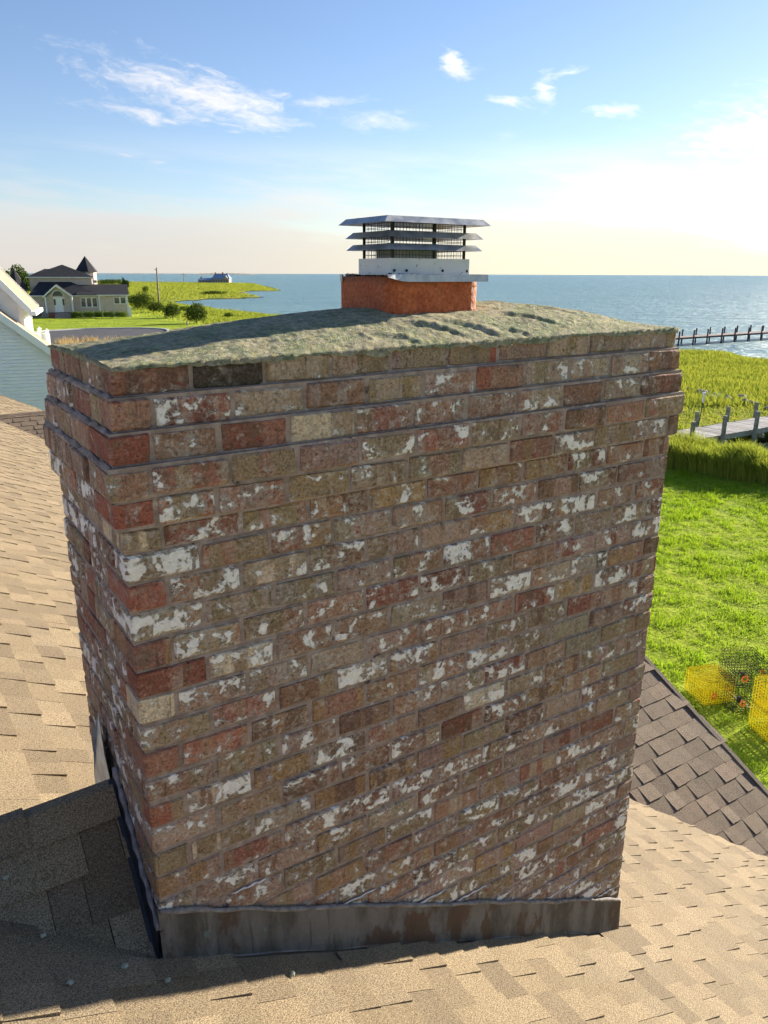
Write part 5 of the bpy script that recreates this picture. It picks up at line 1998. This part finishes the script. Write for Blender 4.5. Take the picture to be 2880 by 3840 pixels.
fbox('wall', 795, 858, 0, fz(1044), 0, 12, M_FWALL)
fbox('wing_wall', 740, 795, 0, fz(1050), 2, 11, M_FWALL)
mb = MB()
for (a, b, z0, z1, y0, y1, in0, in1) in ((792, 861, fz(1045), fz(1026), -1, 13, 10, 6), (738, 797, fz(1051), fz(1042), 1, 12, 6, 2)):
    e = [(fx(a), y0, z0), (fx(b), y0, z0), (fx(b), y1, z0), (fx(a), y1, z0)]
    r0, r1 = (fx(a + in0), (y0 + y1) / 2, z1), (fx(b - in1 * 2), (y0 + y1) / 2, z1)
    mb.poly([e[0], e[1], r1, r0]); mb.poly([e[1], e[2], r1]); mb.poly([e[2], e[3], r0, r1]); mb.poly([e[3], e[0], r0])
fr = mb.build('roof', M_BLUER, fh)
fbox('chimney_stack', 802, 806, fz(1030), fz(1021), 5, 6.2, M_BRICKP, fr)
fbox('chimney_stack', 829, 834, fz(1030), fz(1021), 5, 6.2, M_BRICKP, fr)
fbox('chimney_stack', 748, 752, fz(1046), fz(1038), 5, 6.2, M_BRICKP, fr)
mb = MB()
mb.extrude([(fx(838), fz(1046)), (fx(856), fz(1046)), (fx(847), fz(1033))], -1.6, 2)
mb.build('dormer', M_FWALL, fh)
for px in (800, 810, 820, 830, 840, 850):
    w = fbox('window', px - 2.0, px + 2.0, fz(1057), fz(1049), -.25, -.05, M_GLASS)
for px in (748, 760, 772, 784):
    fbox('window', px - 1.6, px + 1.6, fz(1058), fz(1053), 1.75, 1.95, M_GLASS)

# channel marker far out on the right
cmk = on_z(2651, 1044, WATER_Z)
ck = empty('channel_marker', (cmk[0], cmk[1], WATER_Z))
tag(ck, 'tiny dark channel marker far out on the bay at right', 'channel marker')
mb = MB()
mb.tube([(0, 0, -1), (0, 0, 4.2)], .3, 6)
mb.build('pile', M_DARKMETAL, ck)
mb = MB()
mb.box((-.9, -.1, 3.2), (.9, .1, 4.9))
mb.build('day_board', M_DARKMETAL, ck)

# ------------------------------------------------------------------ NEAR DOCK AND FAR PIER
def m_plank(n):
    p = n.obj()
    rnd = n('ObjectInfo', 5)
    a = n.noise(n.vmath('MULTIPLY', p, (14, 3, 14)), 1.0, 5, .6)
    c = n.mix(rnd, (0.24, 0.225, 0.215), (0.50, 0.48, 0.46))
    c = n.mix(1.0, c, n.mix(n.ss(a, .3, .7), (.75, .75, .75), (1.2, 1.2, 1.2)), 'MULTIPLY')
    return principled(n, c, .85, 0, n.bump(a, .3, .01), .2)


M_PLANK = material('weathered_plank', m_plank)
M_BEAM = simple('dock_beam', (0.24, 0.24, 0.20), .9, 0, .25, 5)
M_PIERW = simple('pier_wood', (0.27, 0.21, 0.19), .9, 0, .2, 4)
UD, VD = U[:2], V[:2]


def solve_s(o, px, z):
    lo, hi = -40.0, 60.0
    for _ in range(60):
        m = (lo + hi) / 2
        q = project(np.array([o[0] + UD[0] * m, o[1] + UD[1] * m, z]))
        if q[0] < px: lo = m
        else: hi = m
    return (lo + hi) / 2


def z_at(x, y, py):
    lo, hi = -5.0, 6.0
    for _ in range(50):
        m = (lo + hi) / 2
        if project(np.array([x, y, m]))[1] > py: lo = m
        else: hi = m
    return (lo + hi) / 2


DK = np.array([16.8, 37.8])
DZK = -.30
dock = empty('near_dock', (DK[0], DK[1], DZK), ROTZ)
tag(dock, 'weathered grey plank dock crossing the creek behind the reeds', 'dock')
WD = 1.9
s = -3.6
i = 0
plank_me = None
while s < 26:
    if s < 9.5:
        mb = MB()
        w = .135
        w = .122
        mb.cbox((-w / 2, -WD / 2 - random.uniform(0, .03), -.02), (w / 2, WD / 2 + random.uniform(0, .03), .02), .004, .001)
        o = mb.build('plank', M_PLANK, dock, (s, WD / 2, random.uniform(-.004, .004)))
        o.rotation_euler.z = random.uniform(-.008, .008)
    s += .142
mb = MB()
s = 9.5
while s < 26:
    mb.box((s - .067, -.02, -.02), (s + .067, WD + .02, .02))
    s += .142
tag(mb.build('far_planks', M_PLANK, dock), kind='stuff')
for y in (.06, WD / 2, WD - .06):
    mb = MB()
    mb.box((-3.6, y - .04, -.26), (26, y + .04, -.024))
    mb.build('stringer', M_BEAM, dock)


def pile_child(parent, lx, ly, top, bot, r_, mat, cap_=True):
    mb = MB()
    mb.tube([(0, 0, bot), (.01, .01, (top + bot) / 2), (random.uniform(-.03, .03), random.uniform(-.03, .03), top)], [r_ * 1.08, r_, r_ * .94], 10)
    p = mb.build('pile', mat, parent, (lx, ly, 0), smooth=False)
    return p


for row, pts in (('f', ((2595, 1577), (2717, 1555), (2837, 1537))), ('b', ((2612, 1540), (2729, 1521), (2836, 1504)))):
    off = DK + VD * (-.16 if row == 'f' else WD + .16)
    for (px, py) in pts:
        s = solve_s(off, px, .3)
        x, y = off + UD * s
        zt = z_at(x, y, py)
        pile_child(dock, s, -.16 if row == 'f' else WD + .16, zt - DZK, -2.6, .115, M_PILE)
    for s in (9.5, 12.8, 16.1):
        pile_child(dock, s, -.16 if row == 'f' else WD + .16, 1.0, -2.6, .115, M_PILE)
for s in (-.1, 3.0, 6.2, 9.5):
    mb = MB()
    mb.box((s - .04, -.2, -.46), (s + .04, WD + .2, -.264))
    mb.build('cross_beam', M_BEAM, dock)

PK = np.array([37.9, 102.0])
pier = empty('far_pier', (PK[0], PK[1], WATER_Z), ROTZ)
tag(pier, 'long dark wooden pier on piles standing out in the bay at right', 'pier')
WP = 1.8
for row, off in (('f', -.15), ('b', WP + .15)):
    o2 = PK + VD * off
    for px in ((2544, 2599, 2651, 2705, 2754, 2805, 2854, 2905, 2955) if row == 'f' else (2556, 2608, 2660, 2713, 2761, 2811, 2858, 2908, 2958)):
        s = solve_s(o2, px, -.4)
        pile_child(pier, s, off, 1.85 + random.uniform(-.12, .12), -1.2, .105, M_PILEDARK)
mb = MB()
s = -7.0
while s < 29:
    mb.box((s - .07, -.05, .98), (s + .07, WP + .05, 1.03))
    s += .15
tag(mb.build('deck_planks', M_PIERW, pier), kind='stuff')
for y in (.0, WP - .08):
    mb = MB()
    mb.box((-7, y, .80), (29, y + .08, .976))
    mb.build('stringer', M_PILEDARK, pier)

# pole with a white fitting standing in the marsh
b = on_z(2613, 1616, -1.0)
lp = empty('marsh_pole', (b[0], b[1], -1.1))
tag(lp, 'thin grey pole with a small white top standing in the marsh behind the dock', 'pole')
zt = z_at(b[0] + .15, b[1], 1466)
mb = MB()
mb.tube([(0, 0, -.2), (.15, 0, zt + 1.1 - .5)], .028, 6)
mb.build('shaft', M_DARKMETAL, lp)
mb = MB()
mb.tube([(.15, 0, zt + .5), (.15, 0, zt + .72), (.15, 0, zt + .78), (.15, 0, zt + 1.08), (.15, 0, zt + 1.1)], [.03, .06, .03, .10, .03], 9)
mb.build('white_top', M_TRIMW, lp)

# riprap
def m_rock(n):
    p = n.obj()
    a = n.noise(p, 2.5, 6, .65)
    return principled(n, n.mix(n.ss(a, .35, .65), (.17, .16, .145), (.40, .38, .35)), .9, 0, n.bump(n.noise(p, 6, 5, .6), .7, .1), .2)


M_ROCK = material('rock', m_rock)
rk = np.array([(22.3, 59.5), (22.9, 56.3), (23.1, 54.3), (24.2, 52.7), (25.0, 50.0), (27.5, 48.6)])
for i in range(13):
    t = (i + .5 + RNG.uniform(-.4, .4)) / 13 * (len(rk) - 1)
    j = min(int(t), len(rk) - 2)
    q = rk[j] + (rk[j + 1] - rk[j]) * (t - j) + RNG.normal(0, .45, 2)
    mb = MB()
    sx, sy, sz = RNG.uniform(.2, .5, 3) * (1.2, 1, .6)
    phi = (1 + 5 ** .5) / 2
    ic = [(-1, phi, 0), (1, phi, 0), (-1, -phi, 0), (1, -phi, 0), (0, -1, phi), (0, 1, phi), (0, -1, -phi), (0, 1, -phi), (phi, 0, -1), (phi, 0, 1), (-phi, 0, -1), (-phi, 0, 1)]
    ff = [(0, 11, 5), (0, 5, 1), (0, 1, 7), (0, 7, 10), (0, 10, 11), (1, 5, 9), (5, 11, 4), (11, 10, 2), (10, 7, 6), (7, 1, 8), (3, 9, 4), (3, 4, 2), (3, 2, 6), (3, 6, 8), (3, 8, 9), (4, 9, 5), (2, 4, 11), (6, 2, 10), (8, 6, 7), (9, 8, 1)]
    mb.add([np.array(v) / 1.9 * (sx, sy, sz) * RNG.uniform(.75, 1.2) for v in ic], ff)
    gz = float(ground_z(np.array([q[0]]), np.array([q[1]]))[0])
    tag(mb.build('rock', M_ROCK, None, (q[0], q[1], gz + RNG.uniform(.0, .16))), 'pale angular rock in the riprap line between the dock and the marsh', 'rock', 'riprap rocks behind the near dock')

# ------------------------------------------------------------------ CRAB POTS on the lawn
M_YEL = simple('yellow_wire', (0.80, 0.64, 0.012), .45, 0, .1, 5)
M_BLK = simple('black_wire', (0.025, 0.027, 0.030), .5, 0, .2, 5)
M_ORG = simple('orange_ring', (0.75, 0.16, 0.03), .5)


def crab_pot(px, py, z, rz, mat, label, lean=0.0, group='crab pots on the lawn'):
    b = on_z(px, py, 0)
    e = empty('crab_pot', (b[0], b[1], z + .03), rz)
    tag(e, label, 'crab pot', group)
    e.rotation_euler.x = lean
    S_, H_, st, r_ = .29, .44, .055, (.0060 if mat is M_YEL else .0032)
    c = [(-S_, -S_), (S_, -S_), (S_, S_), (-S_, S_)]
    for i in range(4):
        wire_panel(c[i], c[(i + 1) % 4], 0, H_, st, r_, mat, 'mesh_side', e)
    for z_ in (0.0, H_ * .5, H_):
        mb = MB()
        k = int(2 * S_ / st)
        for i in range(k + 1):
            t = -S_ + 2 * S_ * i / k
            zz_ = z_ + (.06 * (1 - abs(t) / S_) if z_ == H_ * .5 else 0)
            mb.tube([(t, -S_, zz_), (t, S_, zz_)], r_, 4, False)
            mb.tube([(-S_, t, z_), (S_, t, z_)], r_, 4, False)
        mb.build('mesh_floor' if z_ == 0 else 'mesh_partition' if z_ < H_ else 'mesh_top', mat, e)
    for (x, y) in ((S_ + .006, -.1), (-.12, -S_ - .006)):
        mb = MB()
        ring = [(x if abs(x) > S_ else x + .05 * math.cos(a), y if abs(y) > S_ else y + .05 * math.cos(a), .16 + .05 * math.sin(a)) for a in np.linspace(0, 2 * math.pi, 13)]
        mb.tube(ring, .013, 5, False)
        mb.build('escape_ring', M_ORG, e)
    mb = MB()
    mb.tube([(0, 0, .01), (0, 0, .12)], .035, 8)
    mb.build('bait_well', mat, e)
    return e


crab_pot(2655, 2612, 0, R(14), M_YEL, 'yellow wire crab pot standing alone left of the black ones')
crab_pot(2768, 2640, 0, R(8), M_BLK, 'lower black wire crab pot of the pair in the middle')
crab_pot(2768, 2640, .47, R(3), M_BLK, 'upper black wire crab pot of the pair in the middle')
crab_pot(2905, 2752, 0, R(10), M_YEL, 'lower yellow wire crab pot of the stack at the right edge')
crab_pot(2905, 2752, .47, R(12), M_YEL, 'upper yellow wire crab pot of the stack at the right edge')
a, b = on_z(2735, 2600, .12), on_z(2830, 2660, .05)
mb = MB()
pts = [np.array(a) + (np.array(b) - np.array(a)) * t + np.array([0, 0, .02 * math.sin(t * 14)]) for t in np.linspace(0, 1, 16)]
mb.tube([p - np.array(a) for p in pts], .010, 6)
tag(mb.build('rope', simple('rope', (.7, .68, .64), .9), None, tuple(a)), 'short white rope lying between the black and yellow crab pots', 'rope')

# ------------------------------------------------------------------ bits of lichen fallen on the roof
M_FLAKE = simple('lichen_flake', (0.40, 0.42, 0.30), .9)
flakes = [(-.30, .10, .0), (-.02, -.105, .0), (-.27, -.085, .0), (.36, -.118, .0), (-.36, .245, .0), (-.12, -.04, 0)]
for (u, v, _) in flakes:
    z = max(roof_z(u), (CR_Z - CR_M * (CR_V - v)) if (u < 0 and v > 0) else -99) + .014
    p = P(u, v, z)
    mb = MB()
    pts = []
    k = 7
    for i in range(k):
        a = 2 * math.pi * i / k
        rr_ = random.uniform(.006, .012)
        pts.append((rr_ * math.cos(a), rr_ * math.sin(a), random.uniform(0, .003)))
    mb.add([(0, 0, .005)] + pts + [(x, y, z_ - .003) for x, y, z_ in pts], [(0, 1 + i, 1 + (i + 1) % k) for i in range(k)] + [(1 + i, 1 + k + i, 1 + k + (i + 1) % k, 1 + (i + 1) % k) for i in range(k)])
    tag(mb.build('lichen_flake', M_FLAKE, None, tuple(p)), 'small pale lichen flake fallen on the shingles left of the chimney', 'lichen flake', 'lichen flakes on the roof')
